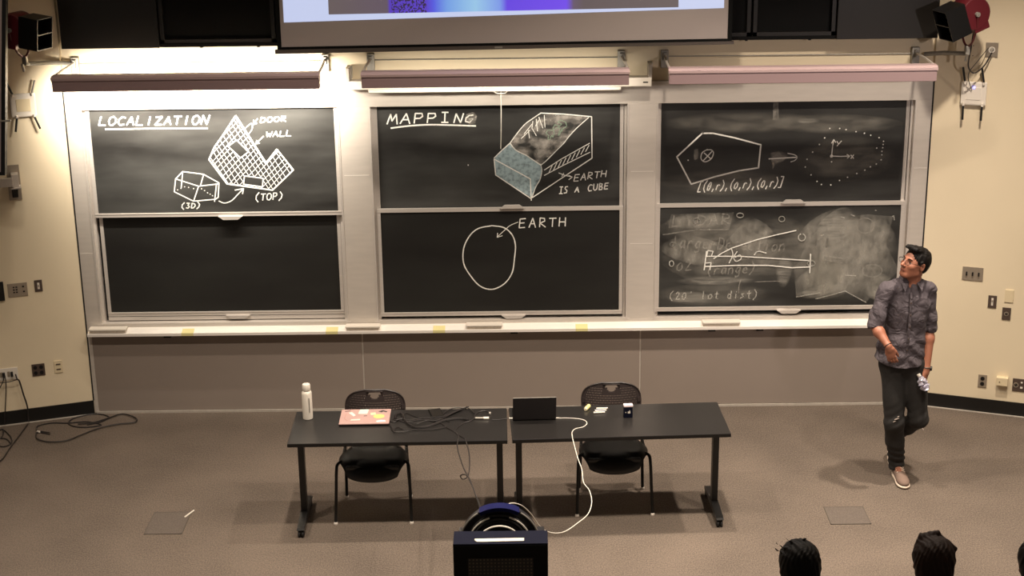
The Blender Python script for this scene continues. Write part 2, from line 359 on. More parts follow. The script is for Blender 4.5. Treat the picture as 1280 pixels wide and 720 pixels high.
FLOOR_CORDS=[[(-3.895,-0.461,0.006),(-4.000,-0.409,0.006),(-4.039,-0.342,0.006),(-4.038,-0.276,0.006),(-3.948,-0.222,0.006),(-3.803,-0.226,0.006),(-3.652,-0.203,0.006),(-3.516,-0.274,0.006),(-3.622,-0.321,0.006),(-3.731,-0.302,0.006),(-3.801,-0.233,0.006),(-3.789,-0.131,0.006),(-3.691,-0.049,0.006),(-3.588,-0.035,0.006),(-3.492,-0.106,0.006),(-3.533,-0.207,0.006),(-3.635,-0.271,0.006)],
[(-3.900,-0.445,0.006),(-3.997,-0.419,0.006),(-4.000,-0.491,0.006),(-3.949,-0.588,0.006),(-3.833,-0.639,0.006),(-3.714,-0.611,0.006),(-3.627,-0.501,0.006),(-3.509,-0.358,0.006),(-3.372,-0.279,0.006),(-3.248,-0.249,0.006),(-3.237,-0.182,0.006),(-3.292,-0.112,0.006),(-3.397,-0.057,0.006),(-3.483,-0.141,0.006),(-3.590,-0.239,0.006),(-3.713,-0.269,0.006)],
[(-4.297,-0.368,0.006),(-4.200,-0.517,0.006),(-4.162,-0.646,0.006),(-4.207,-0.708,0.006),(-4.290,-0.642,0.006),(-4.307,-0.546,0.006),(-4.230,-0.548,0.006),(-4.162,-0.646,0.006)],
[(-4.135,-0.256,0.006),(-4.136,-0.519,0.006),(-4.137,-0.772,0.006),(-4.131,-0.956,0.006),(-4.153,-1.045,0.006)],
[(-4.357,-0.382,0.006),(-4.315,-0.351,0.006),(-4.278,-0.515,0.006),(-4.310,-0.578,0.006)]]
WALL_CORDS=[[(-4.205,-0.213,0.444),(-4.187,-0.239,0.412),(-4.172,-0.234,0.389),(-4.154,-0.228,0.275),(-4.135,-0.221,0.160),(-4.136,-0.222,0.062),(-4.134,-0.231,0.024)],
[(-4.287,-0.241,0.463),(-4.274,-0.268,0.425),(-4.276,-0.269,0.376),(-4.292,-0.264,0.263),(-4.309,-0.270,0.140),(-4.321,-0.284,0.020)],
[(-4.287,-0.241,0.463),(-4.294,-0.275,0.407),(-4.337,-0.289,0.330)],
[(-4.185,-0.249,0.412),(-4.245,-0.269,0.400),(-4.315,-0.292,0.400),(-4.362,-0.308,0.400)]]
# ------------------------------------------------------------ the room
TL, TR = math.radians(18.6), math.radians(19.9)
def onL(s, z=0, off=0): return Vector((-3.634-s*math.cos(TL)+off*math.sin(TL), -s*math.sin(TL)-off*math.cos(TL), z))
def onR(s, z=0, off=0): return Vector((3.325+s*math.cos(TR)-off*math.sin(TR), -s*math.sin(TR)-off*math.cos(TR), z))
MB().bb((-8, -5.2, -.1), (8, .3, 0)).build('floor', m_carpet, kind='structure')
MB().bb((-8, -17, 6.0), (8, .6, 6.1)).build('ceiling', m_cream, kind='structure')
for fn, nm in ((onL, 'wall_left'), (onR, 'wall_right')):
    a, b, c, d = fn(0, 0, 0), fn(7, 0, 0), fn(7, 0, -.12), fn(-.05, 0, -.12)
    MB().prism([(p.x, p.y) for p in (a, b, c, d)], 'z', 0, 6.0).build(nm, m_cream, kind='structure')
    sd = nm.split('_')[1]
    MB().prism([(p.x, p.y) for p in (fn(0.004, 0, .012), fn(6.9, 0, .012), fn(6.9, 0, 0), fn(0.004, 0, 0))], 'z', .004, .12).build('baseboard_'+sd, m_black, kind='structure')
    MB().prism([(p.x, p.y) for p in (fn(0.02, 0, .03), fn(6.9, 0, .03), fn(6.9, 0, .013), fn(0.02, 0, .013))], 'z', .0, .006).build('trim_'+('1' if sd == 'left' else '2'), m_strip, kind='structure')
    MB().prism([(p.x, p.y) for p in (fn(-.002, 0, .004), fn(.009, 0, .004), fn(.009, 0, -.02), fn(-.002, 0, -.02))], 'z', .12, 2.8).build('trim_'+('3' if sd == 'left' else '4'), m_dark, kind='structure')
wf = MB().bb((-3.66, .045, 2.80), (3.36, .16, 6.0)).build('wall_front', m_cream, kind='structure')
MB().bb((-3.66, .12, 0), (3.36, .16, 2.8)).build('wall_backing', m_panel, wf)
for a, b in ((-3.600, -1.333), (-1.321, 1.004), (1.016, 3.30)):
    MB().bb((a, 0, .022), (b, .03, .742), .002).build('panel', m_panel, wf)
for x in (-1.327, 1.010): MB().bb((x-.006, .006, .02), (x+.006, .03, .742)).build('joint_strip', m_alu, wf)
MB().bb((-3.634, -.002, .006), (-3.600, .03, .742)).build('edge_post', m_alu, wf)
MB().bb((3.30, -.002, .006), (3.325, .03, .742)).build('edge_post', m_alu, wf)
MB().bb((-3.62, -.012, 0), (3.32, .0, .02)).build('trim_5', m_strip, kind='structure')
for i, (x0, y0, x1, y1, l) in enumerate(((-2.715, -2.30, -2.44, -1.94, 'carpeted floor box lid in the open floor left of the tables'),
                            (2.212, -2.263, 2.502, -1.981, 'carpeted floor box lid in the floor below the standing man'))):
    t = thing('floor_box', l, 'floor box', ((x0+x1)/2, (y0+y1)/2, 0))
    MB().bb((x0+.006, y0+.006, .0), (x1-.006, y1-.006, .004)).build('lid', M('lid_carpet', (92, 83, 76), 1, noise=.25, ns=110), t)
    q = .006; f = MB()
    for a, b in (((x0, y0), (x1, y0+q)), ((x0, y1-q), (x1, y1)), ((x0, y0), (x0+q, y1)), ((x1-q, y0), (x1, y1))):
        f.bb((*a, 0), (*b, .005))
    f.build('rim', M('rim_grey', (84, 76, 68), .7), t)
# raked seating platform below the lower edge of the photograph
MB().bb((-6, -8.6, 0), (6, -5.6, .80)).build('floor', m_carpet, kind='structure')

# ------------------------------------------------------------ chalkboard surround
ZT, ZB = 2.62, .805
OPEN = [(-3.515, -1.4355), (-1.1955, .8953), (1.1196, 3.2029)]
fr = thing('board_surround', 'aluminium surround holding the six sliding chalkboards on the front wall', 'board frame', (-.155, 0, .74))
MB().bb((-3.634, 0, ZT), (3.325, .10, 2.80), .003).build('header', m_alu, fr)
for a, b in ((-3.634, -3.515), (-1.4355, -1.1955), (.8953, 1.1196), (3.2029, 3.325)):
    MB().bb((a, 0, ZB-.0), (b, .10, ZT), .002).build('post', m_alu, fr)
MB().bb((-3.634, 0, .742), (3.325, .10, ZB), .002).build('sill', m_alu, fr)
for a, b in OPEN:
    for x, s in ((a, 1), (b, -1)):
        MB().bb((x, -.004, ZB), (x+s*.012, .10, ZT)).bb((x, .048, ZB), (x+s*.034, .052, ZT)).bb((x, .084, ZB), (x+s*.034, .10, ZT)).build('guide_channel', m_alu2, fr)
for x in (-3.515, -1.4355, -1.1955, .8953, 1.1196, 3.2029):
    MB().bb((x-.02, -.003, ZB-.012), (x+.02, .0, ZB+.0)).build('channel_foot', m_alu2, fr)
for x0_, x1_, z_ in ((-1.415, -1.215, 2.055), (.915, 1.10, 2.06), (.915, 1.10, 1.45), (3.212, 3.32, 2.06), (-3.628, -3.52, 1.42)):
    MB().bb((x0_, -.0012, z_), (x1_, .001, z_+.004)).build('joint', m_tray, fr)
tr = thing('chalk_tray', 'long aluminium chalk tray along the foot of the chalkboards', 'tray', (-.155, 0, .73))
MB().prism([(0, .772), (-.030, .768), (-.078, .744), (-.090, .750), (-.096, .747), (-.096, .724), (-.02, .716), (0, .722)], 'x', -3.61, 3.31).build('channel', m_tray, tr)
for x in (-2.95, -.05, 2.0, 1.6): MB().bb((x-.03, -.07, .700), (x+.03, -.0, .719)).build('bracket', m_dark, tr)
m_slate_backs = m_dark
for i, (a, b) in enumerate(OPEN): MB().bb((a, .102, ZB), (b, .118, ZT)).build('back_panel', m_slate_backs, fr)

def sheet(c):
    """bilinear map from drawing coordinates 0..W, 0..H (top-left origin) to the board plane"""
    (W, H), q = c
    def f(X, Y):
        u, v = X/W, Y/H
        x = (q[0][0]*(1-u)+q[1][0]*u)*(1-v)+(q[3][0]*(1-u)+q[2][0]*u)*v
        z = (q[0][1]*(1-u)+q[1][1]*u)*(1-v)+(q[3][1]*(1-u)+q[2][1]*u)*v
        return x, z
    return f
S1 = sheet(((1280, 600), [(-3.4758, 2.6732), (-1.4226, 2.6474), (-1.4685, 1.6492), (-3.571, 1.6755)]))
S2 = sheet(((1280, 680), [(-1.1596, 2.806), (.8849, 2.7802), (.8958, 1.6537), (-1.2044, 1.68)]))
S2L = sheet(((1280, 660), [(-1.2018, 1.8076), (.8966, 1.7814), (.9077, .6325), (-1.2475, .6593)]))
S3 = sheet(((1280, 560), [(1.1105, 2.648), (3.1607, 2.6222), (3.2206, 1.6926), (1.1244, 1.7188)]))
S3L = sheet(((1280, 540), [(1.1261, 1.7785), (3.2239, 1.7522), (3.2841, .8163), (1.1402, .843)]))

FONT = {
 'L': [[(.1,1),(0,0),(.9,0)]], 'O': [[(.5,1),(.12,.85),(0,.45),(.2,.05),(.6,0),(.95,.3),(.95,.75),(.6,1),(.4,.97)]],
 'C': [[(.95,.9),(.5,1),(.1,.7),(.05,.3),(.35,0),(.9,.08)]], 'A': [[(0,0),(.5,1),(.95,0)],[(.2,.4),(.8,.4)]],
 'I': [[(.5,1),(.45,0)]], 'J': [[(.5,1),(.5,0)],[(.1,1),(.9,1)],[(.1,0),(.95,0)]], 'Z': [[(.05,.95),(.9,1),(.05,0),(.95,.02)]],
 'T': [[(0,.97),(1,1)],[(.5,1),(.48,0)]], 'N': [[(0,0),(.12,1),(.8,0),(1,1.02)]], 'D': [[(.1,1),(.05,0),(.6,.05),(.95,.45),(.8,.85),(.05,1)]],
 'R': [[(.08,0),(.1,1),(.75,.95),(.8,.65),(.1,.45),(.95,0)]], 'W': [[(0,1),(.2,0),(.5,.7),(.75,0),(1.05,1.05)]],
 'E': [[(.9,1),(.1,.95),(.02,0),(.85,.05)],[(.06,.5),(.75,.55)]], 'H': [[(.05,1),(0,0)],[(.9,1),(.9,0)],[(.03,.5),(.9,.5)]],
 'M': [[(0,0),(.25,1),(.45,.3),(.8,1),(1,0)]], 'P': [[(.1,0),(.1,1),(.75,1),(.85,.7),(.6,.5),(.1,.48)]],
 'G': [[(.9,.85),(.5,.8),(.1,.5),(.1,.1),(.6,0),(.85,.3),(.5,.35),(.95,.38)]],
 'S': [[(.85,1),(.3,.95),(.2,.65),(.75,.4),(.7,.05),(.05,0)]], 'U': [[(0,1),(.05,.2),(.4,0),(.8,.2),(.9,1)]],
 'B': [[(.1,0),(.1,1),(.7,.9),(.65,.6),(.1,.5),(.8,.4),(.75,.05),(.1,0)]], '3': [[(.1,1),(.8,1),(.4,.6),(.85,.3),(.5,0),(.05,.1)]],
 '(': [[(.8,1.15),(.3,.7),(.3,.2),(.8,-.2)]], ')': [[(.2,1.15),(.7,.7),(.6,.2),(.1,-.2)]], '[': [[(.9,1.05),(.3,1),(.05,-.15),(.8,-.1)]], ']': [[(.1,1.1),(.8,1.1),(.6,-.1),(0,-.1)]],
 ',': [[(.5,.15),(.3,-.2)]], '0': [[(.5,.8),(.1,.5),(.1,.1),(.5,0),(.85,.3),(.8,.7),(.5,.8)]], 'o': [[(.5,.6),(.1,.4),(.2,.02),(.6,0),(.9,.3),(.7,.6),(.4,.6)]],
 'q': [[(.5,.9),(.1,.5),(.15,.05),(.5,0),(.85,.4),(.8,.85),(.5,.9)],[(.1,.42),(.85,.5)]], 'r': [[(.2,.6),(.1,0)],[(.12,.35),(.5,.65),(.85,.55)]],
 'i': [[(.5,.6),(.45,0)],[(.55,.85),(.5,.9)]], 't': [[(.5,.95),(.45,.1),(.8,0)],[(.1,.6),(.85,.65)]], 'a': [[(.8,.6),(.3,.6),(.1,.2),(.4,0),(.75,.3),(.8,.6),(.85,0)]],
 'n': [[(.1,.6),(.08,0)],[(.1,.4),(.5,.62),(.8,.4),(.82,0)]], 'g': [[(.8,.6),(.3,.6),(.1,.25),(.4,.05),(.75,.3),(.8,.6),(.75,-.25),(.3,-.35),(.1,-.2)]],
 'e': [[(.1,.3),(.8,.35),(.6,.6),(.2,.5),(.1,.15),(.5,0),(.85,.1)]], 'y': [[(.1,.6),(.4,.1)],[(.85,.65),(.3,-.35)]], 'l': [[(.4,1),(.4,0)]],
 'f': [[(.9,.95),(.5,.9),(.4,0)],[(.1,.55),(.8,.6)]], 'd': [[(.8,1),(.75,0)],[(.75,.5),(.3,.6),(.1,.2),(.5,0),(.75,.2)]], 's': [[(.8,.6),(.25,.55),(.7,.25),(.1,0)]],
 '2': [[(.1,.75),(.5,1),(.8,.7),(.1,0),(.95,.05)]], 'm': [[(0,0),(.05,.6),(.4,.5),(.42,0)],[(.42,.5),(.8,.6),(.9,0)]], '-': [[(.1,.4),(.8,.45)]], "'": [[(.5,1),(.45,.8)]], ' ': [],
 'k': [[(.1,1),(.1,0)],[(.7,.6),(.15,.3),(.8,0)]], 'u': [[(.1,.6),(.15,.1),(.6,0),(.8,.6),(.85,0)]], 'c': [[(.8,.55),(.3,.6),(.1,.2),(.45,0),(.85,.1)]],
}
def word(text, x0, x1, y0, y1, h, slant=.0, fill=.78):
    """handwritten capitals: text from (x0,y0) to (x1,y1) baseline, h tall, in sheet units"""
    n = len(text); out = []; rnd = random.Random(text)
    for i, ch in enumerate(text):
        cw = (x1-x0)/n; bx = x0+i*cw; by = y0+(y1-y0)*i/max(1, n-1); hh = h*(1+rnd.uniform(-.06, .06))
        for st in FONT.get(ch, []):
            out.append([(bx+px*cw*fill+py*hh*slant, by-py*hh) for px, py in st])
    return out
class Ink:
    """flat chalk strokes lying on a board"""
    def __init__(s, sh, y): s.sh = sh; s.y = y; s.strokes = []; s.k = 0
    def pt(s, p): x, z = s.sh(*p); return Vector((x, s.y-.0002*(s.k % 9), z))
    def line(s, pts, w=.0095, smooth=False):
        s.k += 1
        P = [s.pt(p) for p in pts]
        if smooth and len(P) > 2: P = spl(P, 5)
        yv = Vector((0, 1, 0)); h = w/2; vs = []; fs = []
        for i in range(len(P)-1):
            t = (P[i+1]-P[i])
            if t.length < 1e-6: continue
            t.normalize(); nrm = t.cross(yv)*h; b = len(vs)
            vs += [P[i]-t*h*.35+nrm, P[i]-t*h*.35-nrm, P[i+1]+t*h*.35-nrm, P[i+1]+t*h*.35+nrm]; fs.append((b, b+1, b+2, b+3))
        s.strokes.append((vs, fs)); return s
    def lines(s, L, w=.0095, smooth=False):
        for l in L: s.line(l, w, smooth)
        return s
    def dot(s, p, r=.006):
        s.k += 1; c = s.pt(p); s.strokes.append(([c+Vector((math.cos(a)*r, 0, math.sin(a)*r)) for a in [i*math.pi/3 for i in range(6)]], [tuple(range(6))])); return s
    def poly(s, pts):
        s.k += 1; P = [s.pt(p) for p in pts]; s.strokes.append((P, [tuple(range(len(P)))])); return s
    def build(s, name, mat, parent, label=None, gap=.028, stuff=False):
        """strokes that lie together become one part each; single specks stay joined"""
        S = s.strokes; n = len(S); par = list(range(n))
        if stuff or n < 2:
            mb = MB()
            for v, f in S: mb.add(v, f)
            return mb.build(name, mat, parent, label=label, kind='stuff' if stuff else None)
        def root(i):
            while par[i] != i: i = par[i]
            return i
        bb = [(min(v.x for v in q[0])-gap, min(v.z for v in q[0])-gap, max(v.x for v in q[0])+gap, max(v.z for v in q[0])+gap) for q in S]
        for i in range(n):
            for j in range(i):
                a, b = bb[i], bb[j]
                if a[0] < b[2]-gap and b[0] < a[2]-gap and a[1] < b[3]-gap and b[1] < a[3]-gap: par[root(i)] = root(j)
        G = {}
        for i in range(n): G.setdefault(root(i), []).append(i)
        specks = MB(); first = None
        for g in G.values():
            x0 = min(bb[i][0] for i in g); x1 = max(bb[i][2] for i in g); z0 = min(bb[i][1] for i in g); z1 = max(bb[i][3] for i in g)
            if x1-x0 < 2*gap+.02 and z1-z0 < 2*gap+.02:
                for i in g: specks.add(*S[i])
            else:
                mb = MB()
                for i in g: mb.add(*S[i])
                o = mb.build(name, mat, parent, label=label); first = first or o
        if specks.v: specks.build('chalk_dots', mat, parent, kind='stuff')
        return first
def inside(p, poly):
    c = False; n = len(poly)
    for i in range(n):
        (x1, y1), (x2, y2) = poly[i], poly[i-1]
        if (y1 > p[1]) != (y2 > p[1]) and p[0] < (x2-x1)*(p[1]-y1)/(y2-y1)+x1: c = not c
    return c
def hatch(poly, holes, ang, step, jit=0):
    dx, dy = math.cos(ang), math.sin(ang); out = []; rnd = random.Random(3)
    for k in range(-60, 120):
        ox, oy = 830-dy*k*step, 250+dx*k*step; run = None; bend = rnd.uniform(-jit, jit)
        for t in range(-140, 141):
            q = (ox+dx*t*4-dy*bend*math.sin(t/40), oy+dy*t*4+dx*bend*math.sin(t/40)); ok = inside(q, poly) and not any(inside(q, h) for h in holes)
            if ok: run = (run or [])+[q]
            elif run:
                if len(run) > 2: out.append(run[::6]+[run[-1]])
                run = None
    return out

def board(label, x0, x1, z0, z1, y, mat, handle_up, lower, top_rail):
    t = thing('chalkboard', label, 'chalkboard', ((x0+x1)/2, y, z0-.03), group=None)
    MB().bb((x0, y, z0), (x1, y+.012, z1)).build('slate', mat, t)
    MB().bb((x0-.028, y-.008, z0-.034), (x1+.028, y+.02, z0)).bb((x0-.028, y-.011, z0-.010), (x1+.028, y-.007, z0-.002)).build('bottom_rail', m_alu2, t)
    MB().bb((x0-.028, y-.008, z0), (x0, y+.02, z1)).build('side_rail', m_alu2, t)
    MB().bb((x1, y-.008, z0), (x1+.028, y+.02, z1)).build('side_rail', m_alu2, t)
    if top_rail: MB().bb((x0-.028, y-.010, z1), (x1+.028, y+.02, z1+.030)).build('top_rail', m_alu2, t)
    xc = (x0+x1)/2+.1
    def hd(zc, up):
        s = 1 if up else -1
        MB().prism([(xc-.10, zc), (xc+.10, zc), (xc+.06, zc+s*.028), (xc-.06, zc+s*.028)], 'y', y-.034, y-.008).build('handle', m_alu2, t)
    hd(z0-.030, False)
    if top_rail and handle_up: hd(z1+.028, True)
    return t
YA, YB = .028, .064
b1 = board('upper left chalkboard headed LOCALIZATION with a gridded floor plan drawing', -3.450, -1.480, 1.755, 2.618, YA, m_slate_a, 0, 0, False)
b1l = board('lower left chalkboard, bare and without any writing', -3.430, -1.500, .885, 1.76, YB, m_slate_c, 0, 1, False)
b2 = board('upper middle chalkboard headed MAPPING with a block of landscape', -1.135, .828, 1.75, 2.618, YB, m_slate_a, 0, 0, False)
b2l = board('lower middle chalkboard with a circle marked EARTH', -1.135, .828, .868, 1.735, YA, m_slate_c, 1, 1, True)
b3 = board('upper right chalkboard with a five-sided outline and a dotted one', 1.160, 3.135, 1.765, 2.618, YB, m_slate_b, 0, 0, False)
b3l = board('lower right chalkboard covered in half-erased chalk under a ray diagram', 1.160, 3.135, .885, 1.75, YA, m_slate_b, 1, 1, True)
MB().bb((-3.458, YB-.008, .815), (-1.472, YB+.02, .845)).build('lower_rail', m_alu2, b1l)

# --- upper left board
I = lambda sh, y: Ink(sh, y-.0015)
k = I(S1, YA); k.lines(word('LOCALIZATION', 70, 628, 108, 103, 42, .18), .012); k.line([(103,127),(350,124),(615,122)], .011)
k.lines(word('DOOR', 878, 1015, 94, 88, 24, .15), .009); k.lines(word('WALL', 908, 1042, 165, 160, 26, .15), .009)
k.lines(word('(3D)', 480, 585, 525, 522, 26, .1), .009); k.lines(word('(TOP)', 850, 1000, 485, 478, 34, .1), .009); k.build('chalk_word', m_chalk, b1)
P1 = [(755,62),(690,160),(650,215),(622,278),(712,400),(940,432),(1045,330),(963,228),(908,298)]
H1 = [(760,180),(820,240),(780,270),(718,212)]; H2 = [(800,360),(893,372),(890,415),(795,402)]
k = I(S1, YA); k.line(P1+[P1[0]], .012); k.line([(755,62),(832,180),(908,298),(963,228)], .018)
k.line(H1+[H1[0]], .009); k.line(H2+[H2[0]], .009)
k.line([(800,125),(835,98),(838,125),(822,150)], .007, True)
k.line([(865,75),(848,100)], .008).line([(846,82),(847,103),(862,98)], .008)
k.line([(895,162),(858,198)], .008).line([(862,182),(857,199),(876,196)], .008)
k.line([(490,338),(595,352),(672,395),(668,468),(655,478),(545,488),(448,440),(455,375),(490,338)], .009).line([(455,375),(570,412),(672,400)], .009)
k.line([(570,412),(545,488)], .009).line([(490,345),(483,420)], .009).line([(595,352),(580,408)], .009).line([(660,400),(650,490)], .009)
for p in [(465,430),(482,423),(500,415),(520,418),(545,424),(585,425),(600,434),(615,445),(628,452),(640,460)]: k.dot(p, .005)
k.line([(672,487),(700,497),(735,485),(765,455),(792,427)], .009, True).line([(752,432),(795,424),(790,450)], .009)
k.build('chalk_drawing', m_chalk, b1)
k = I(S1, YA+.0008); k.lines(hatch(P1, [H1, H2], math.atan2(236, 153), 22, 6), .0052); k.lines(hatch(P1, [H1, H2], math.atan2(-105, 100), 23, 6), .0052)
k.build('chalk_grid', m_chalk, b1, stuff=True)
# --- upper middle board
k = I(S2, YB); k.lines(word('MAPP', 72, 335, 205, 198, 48, .12), .011); k.lines(word('J', 342, 392, 196, 196, 48, .05), .011); k.lines(word('NG', 408, 515, 198, 196, 44, .15), .011)
k.line([(92,225),(180,214),(280,208),(400,210),(518,214)], .013, True)
k.lines(word('EARTH', 1010, 1180, 492, 470, 34, .15), .008); k.lines(word('JS', 935, 985, 555, 552, 34, .1), .008); k.lines(word('A', 1015, 1042, 548, 548, 28, .1), .008); k.lines(word('CUBE', 1080, 1190, 542, 532, 32, .12), .008)
k.build('chalk_word', m_chalk, b2)
WL = [(690,300),(720,335),(770,360),(800,380),(845,410)]
LE = [(690,300),(715,265),(760,210),(800,180),(845,150)]
RE = [(1085,172),(1030,220),(990,262),(960,300),(930,330),(900,360),(870,390),(845,410)]
k = I(S2, YB); k.line([(845,150),(960,155),(1100,168),(1102,375),(795,580),(618,460),(610,380),(792,480),(797,590)], .0085)
k.line([(610,375),(650,335),(690,300)], .008); k.line(LE, .008, True); k.line(RE, .007, True); k.line(WL, .009, True)
k.line([(845,410),(850,440),(840,485),(820,520),(800,575)], .007, True).line([(862,435),(950,378),(1090,300)], .007).line([(862,462),(960,410),(1092,345)], .007)
for i in range(9): x = 885+i*23; k.line([(x,450-i*13.4),(x+18,410-i*12.5)], .0065)
k.line([(935,450),(965,462),(1000,470)], .007).line([(960,450),(950,468)], .006).line([(985,462),(1003,471),(985,484)], .007)
k.lines([[(745,278),(790,235)],[(782,235),(788,275)],[(805,190),(800,225),(822,262)],[(822,180),(828,240)],[(835,170),(855,225)],[(862,160),(866,222)],[(800,205),(760,255)],[(818,215),(835,185)]], .006)
k.dot((480,410), .006).build('chalk_drawing', m_chalk, b2)
k = I(S2, YB+.0006); k.poly([(610,380)]+WL[:0]+[(650,335),(690,305)]+WL[1:]+[(850,440),(840,485),(820,520),(797,575),(700,515),(618,460)]).build('chalk_water', m_blue, b2, 'pale blue chalk shading')
k = I(S2, YB+.0006); k.poly(LE+[(960,155),(1085,172)]+RE[1:]+WL[::-1][1:-1]).build('chalk_land', m_land, b2, 'grey smudged chalk shading')
k = I(S2, YB); cow = [[(880,235),(870,250),(885,262),(880,280),(890,282),(900,258),(905,272),(912,250),(905,225),(915,208),(935,212),(938,240),(932,262),(940,255),(950,225),(948,245),(955,228),(975,215),(970,195),(945,185),(930,195),(950,205),(930,222),(905,235),(880,235)]]
k.lines(cow, .006).build('chalk_sketch', chalkmat('green_grey_chalk', (150, 172, 150), .8, 120, .2, .5), b2, 'small green-grey animal sketch')
I(S2, YB).poly([(470,155),(505,145),(525,165),(515,200),(485,205),(465,185)]).build('chalk_smear', m_ghost, b2)
# --- lower middle board
k = I(S2L, YA); k.line([(600,105),(660,115),(700,150),(717,200),(712,270),(700,340),(660,395),(600,422),(540,405),(490,350),(458,290),(458,220),(485,160),(530,120),(600,105)], .010, True)
k.line([(730,88),(690,105),(655,135),(628,160)], .006, True).line([(628,142),(626,163),(652,155)], .006).build('chalk_drawing', m_chalk, b2l)
k = I(S2L, YA); k.lines(word('EARTH', 735, 985, 116, 108, 44, .05, .68), .009).build('chalk_lettering', m_chalk, b2l)
# --- upper right board
k = I(S3, YB); k.line([(236,168),(240,172),(290,172),(400,195),(530,230),(518,345),(420,360),(300,390),(180,428),(108,290),(240,168)], .0125)
k.line([(262,252),(235,270),(230,300),(250,315),(280,300),(292,270),(280,255),(255,256)], .009, True).line([(245,270),(278,300)], .009).line([(285,262),(242,308)], .009)
k.line([(570,300),(640,296),(708,292)], .009).line([(665,272),(700,280),(712,293),(700,308),(680,315)], .008, True)
k.line([(885,286),(890,240),(895,205)], .008).line([(885,222),(896,203),(906,218)], .007).line([(885,286),(930,288),(975,286)], .008).line([(962,278),(977,286),(964,297)], .007)
k.dot((885,286), .014); k.lines([[(912,212),(920,225)],[(935,210),(912,236)]], .007); k.lines([[(982,280),(996,298)],[(996,280),(982,298)]], .008)
for p in [(876,148),(926,148),(958,154),(1008,164),(1050,172),(1082,182),(1124,194),(1146,212),(1144,228),(1142,244),(1138,262),(1138,280),(1134,305),(1110,326),(1080,340),(1052,357),(1012,374),(965,393),(925,409),(881,432),(834,430),(812,414),(782,381),(753,341),(762,302),(790,266),(824,228),(850,195),(1112,246),(885,315),(165,307)]: k.dot(p, .0062)
k.build('chalk_drawing', m_chalk, b3)
k = I(S3, YB); k.lines(word('[(q,r),(0,r),(0,r)]', 212, 640, 462, 440, 44, .25, .85), .0085).build('chalk_lettering', m_chalk, b3)
k = I(S3, YB+.0008); k.poly([(592,12),(618,12),(620,105),(590,105)]).poly([(580,270),(620,262),(640,290),(660,285),(655,305),(610,320),(590,350),(585,320)]).poly([(195,255),(215,250),(212,300),(195,305)]).build('chalk_smear', m_ghost, b3)
def patch(sh, y, par, lst, mat, name='wiped_patch'):
    for i, (cx, cy, rx, ry, ang) in enumerate(lst):
        k = Ink(sh, y-.0002*i); ca, sa = math.cos(ang), math.sin(ang)
        k.poly([(cx+rx*math.cos(t)*ca-ry*math.sin(t)*sa, cy+rx*math.cos(t)*sa+ry*math.sin(t)*ca) for t in [j*math.pi/12 for j in range(24)]]).build(name, mat, par)
m_p1 = softpatch('wiped_haze', (176, 172, 162), .34, 5, (1, 1, 3)); m_p2 = softpatch('wiped_chalk', (190, 186, 176), .52, 9, (1.6, 1, 1)); m_p3 = softpatch('wiped_streak', (200, 196, 186), .42, 14, (.5, 1, 4))
patch(S3, YB-.0003, b3, [(450,120,420,55,0),(900,125,360,50,.02),(350,420,330,70,0),(950,300,260,120,0)], m_p1)
patch(S3, YB-.0014, b3, [(620,295,52,26,-.6),(765,110,60,14,0),(205,280,16,34,0)], m_p3)
# --- lower right board
patch(S3L, YA-.0003, b3l, [(250,120,260,80,-.1),(330,260,330,150,.1),(620,220,200,160,.2),(920,250,300,230,0),(280,450,300,60,0)], m_p1)
patch(S3L, YA-.0013, b3l, [(870,150,190,110,-.5),(950,300,210,150,.2),(860,380,180,90,-.3),(1060,170,150,120,.5),(220,85,180,38,-.05),(200,230,200,70,.2),(480,160,130,90,.5),(1110,410,90,70,.6)], m_p2)
m_hard = chalkmat('flat_wiped_chalk', (196, 192, 182), .22, 16, .25, .75, (1.5, 1, .6))
for i, p in enumerate(([(820,205),(945,60),(1060,50),(1185,60),(1150,200),(1215,330),(1050,488),(945,432),(800,474)], [(700,462),(820,440),(900,300),(840,90),(760,180),(690,330)], [(75,50),(390,40),(365,125),(60,118)], [(430,100),(560,180),(520,260),(330,300),(350,180)], [(860,100),(1010,70),(1030,260),(940,440),(830,380)])):
    k = Ink(S3L, YA-.0024-.0001*i); k.poly(p).build('wiped_patch', m_hard, b3l)
patch(S3L, YA-.0032, b3l, [(820,430,150,26,-.3),(300,380,200,24,0),(900,110,70,150,.9),(640,330,40,90,.2),(160,465,110,34,0)], m_p3)
k = I(S3L, YA-.0042)
k.lines(word('LiDAR', 80, 385, 108, 98, 52, .1), .012); k.line([(35,150),(200,125),(365,125)], .012)
k.lines(word('large-Detection', 75, 650, 215, 232, 58, .2, .8), .011); k.lines(word('02', 100, 185, 330, 328, 52, .1), .011); k.lines(word('(range)', 250, 500, 350, 340, 52, .2), .011)
k.line([(495,385),(650,380)], .009).line([(425,370),(415,400),(410,445)], .008)
k.lines([[(835,255),(935,268),(930,290),(832,275),(835,255)],[(800,215),(805,180),(835,152)]], .010)
c = [(1045+44*math.cos(a), 105+38*math.sin(a)) for a in [i*.5 for i in range(14)]]; k.line(c, .008)
c = [(1080+50*math.cos(a), 330+32*math.sin(a)) for a in [i*.5 for i in range(14)]]; k.line(c, .009)
k.build('erased_word', m_ghost, b3l, 'faint half-erased handwriting')
k = I(S3L, YA-.0044); k.lines(word("(20' lot dist)", 62, 515, 475, 468, 40, .1, .75), .009).lines([[(700,462),(820,440)],[(795,473),(870,453),(945,432),(1000,462),(1050,490)],[(945,352),(1000,355)],[(1095,30),(1102,30)],[(1180,60),(1188,56),(1190,78)],[(822,155),(838,150)],[(925,62),(942,66)],[(975,50),(992,58)]], .0075)
k.build('faint_chalk', m_chalk_soft, b3l)
k = I(S3L, YA-.0064)
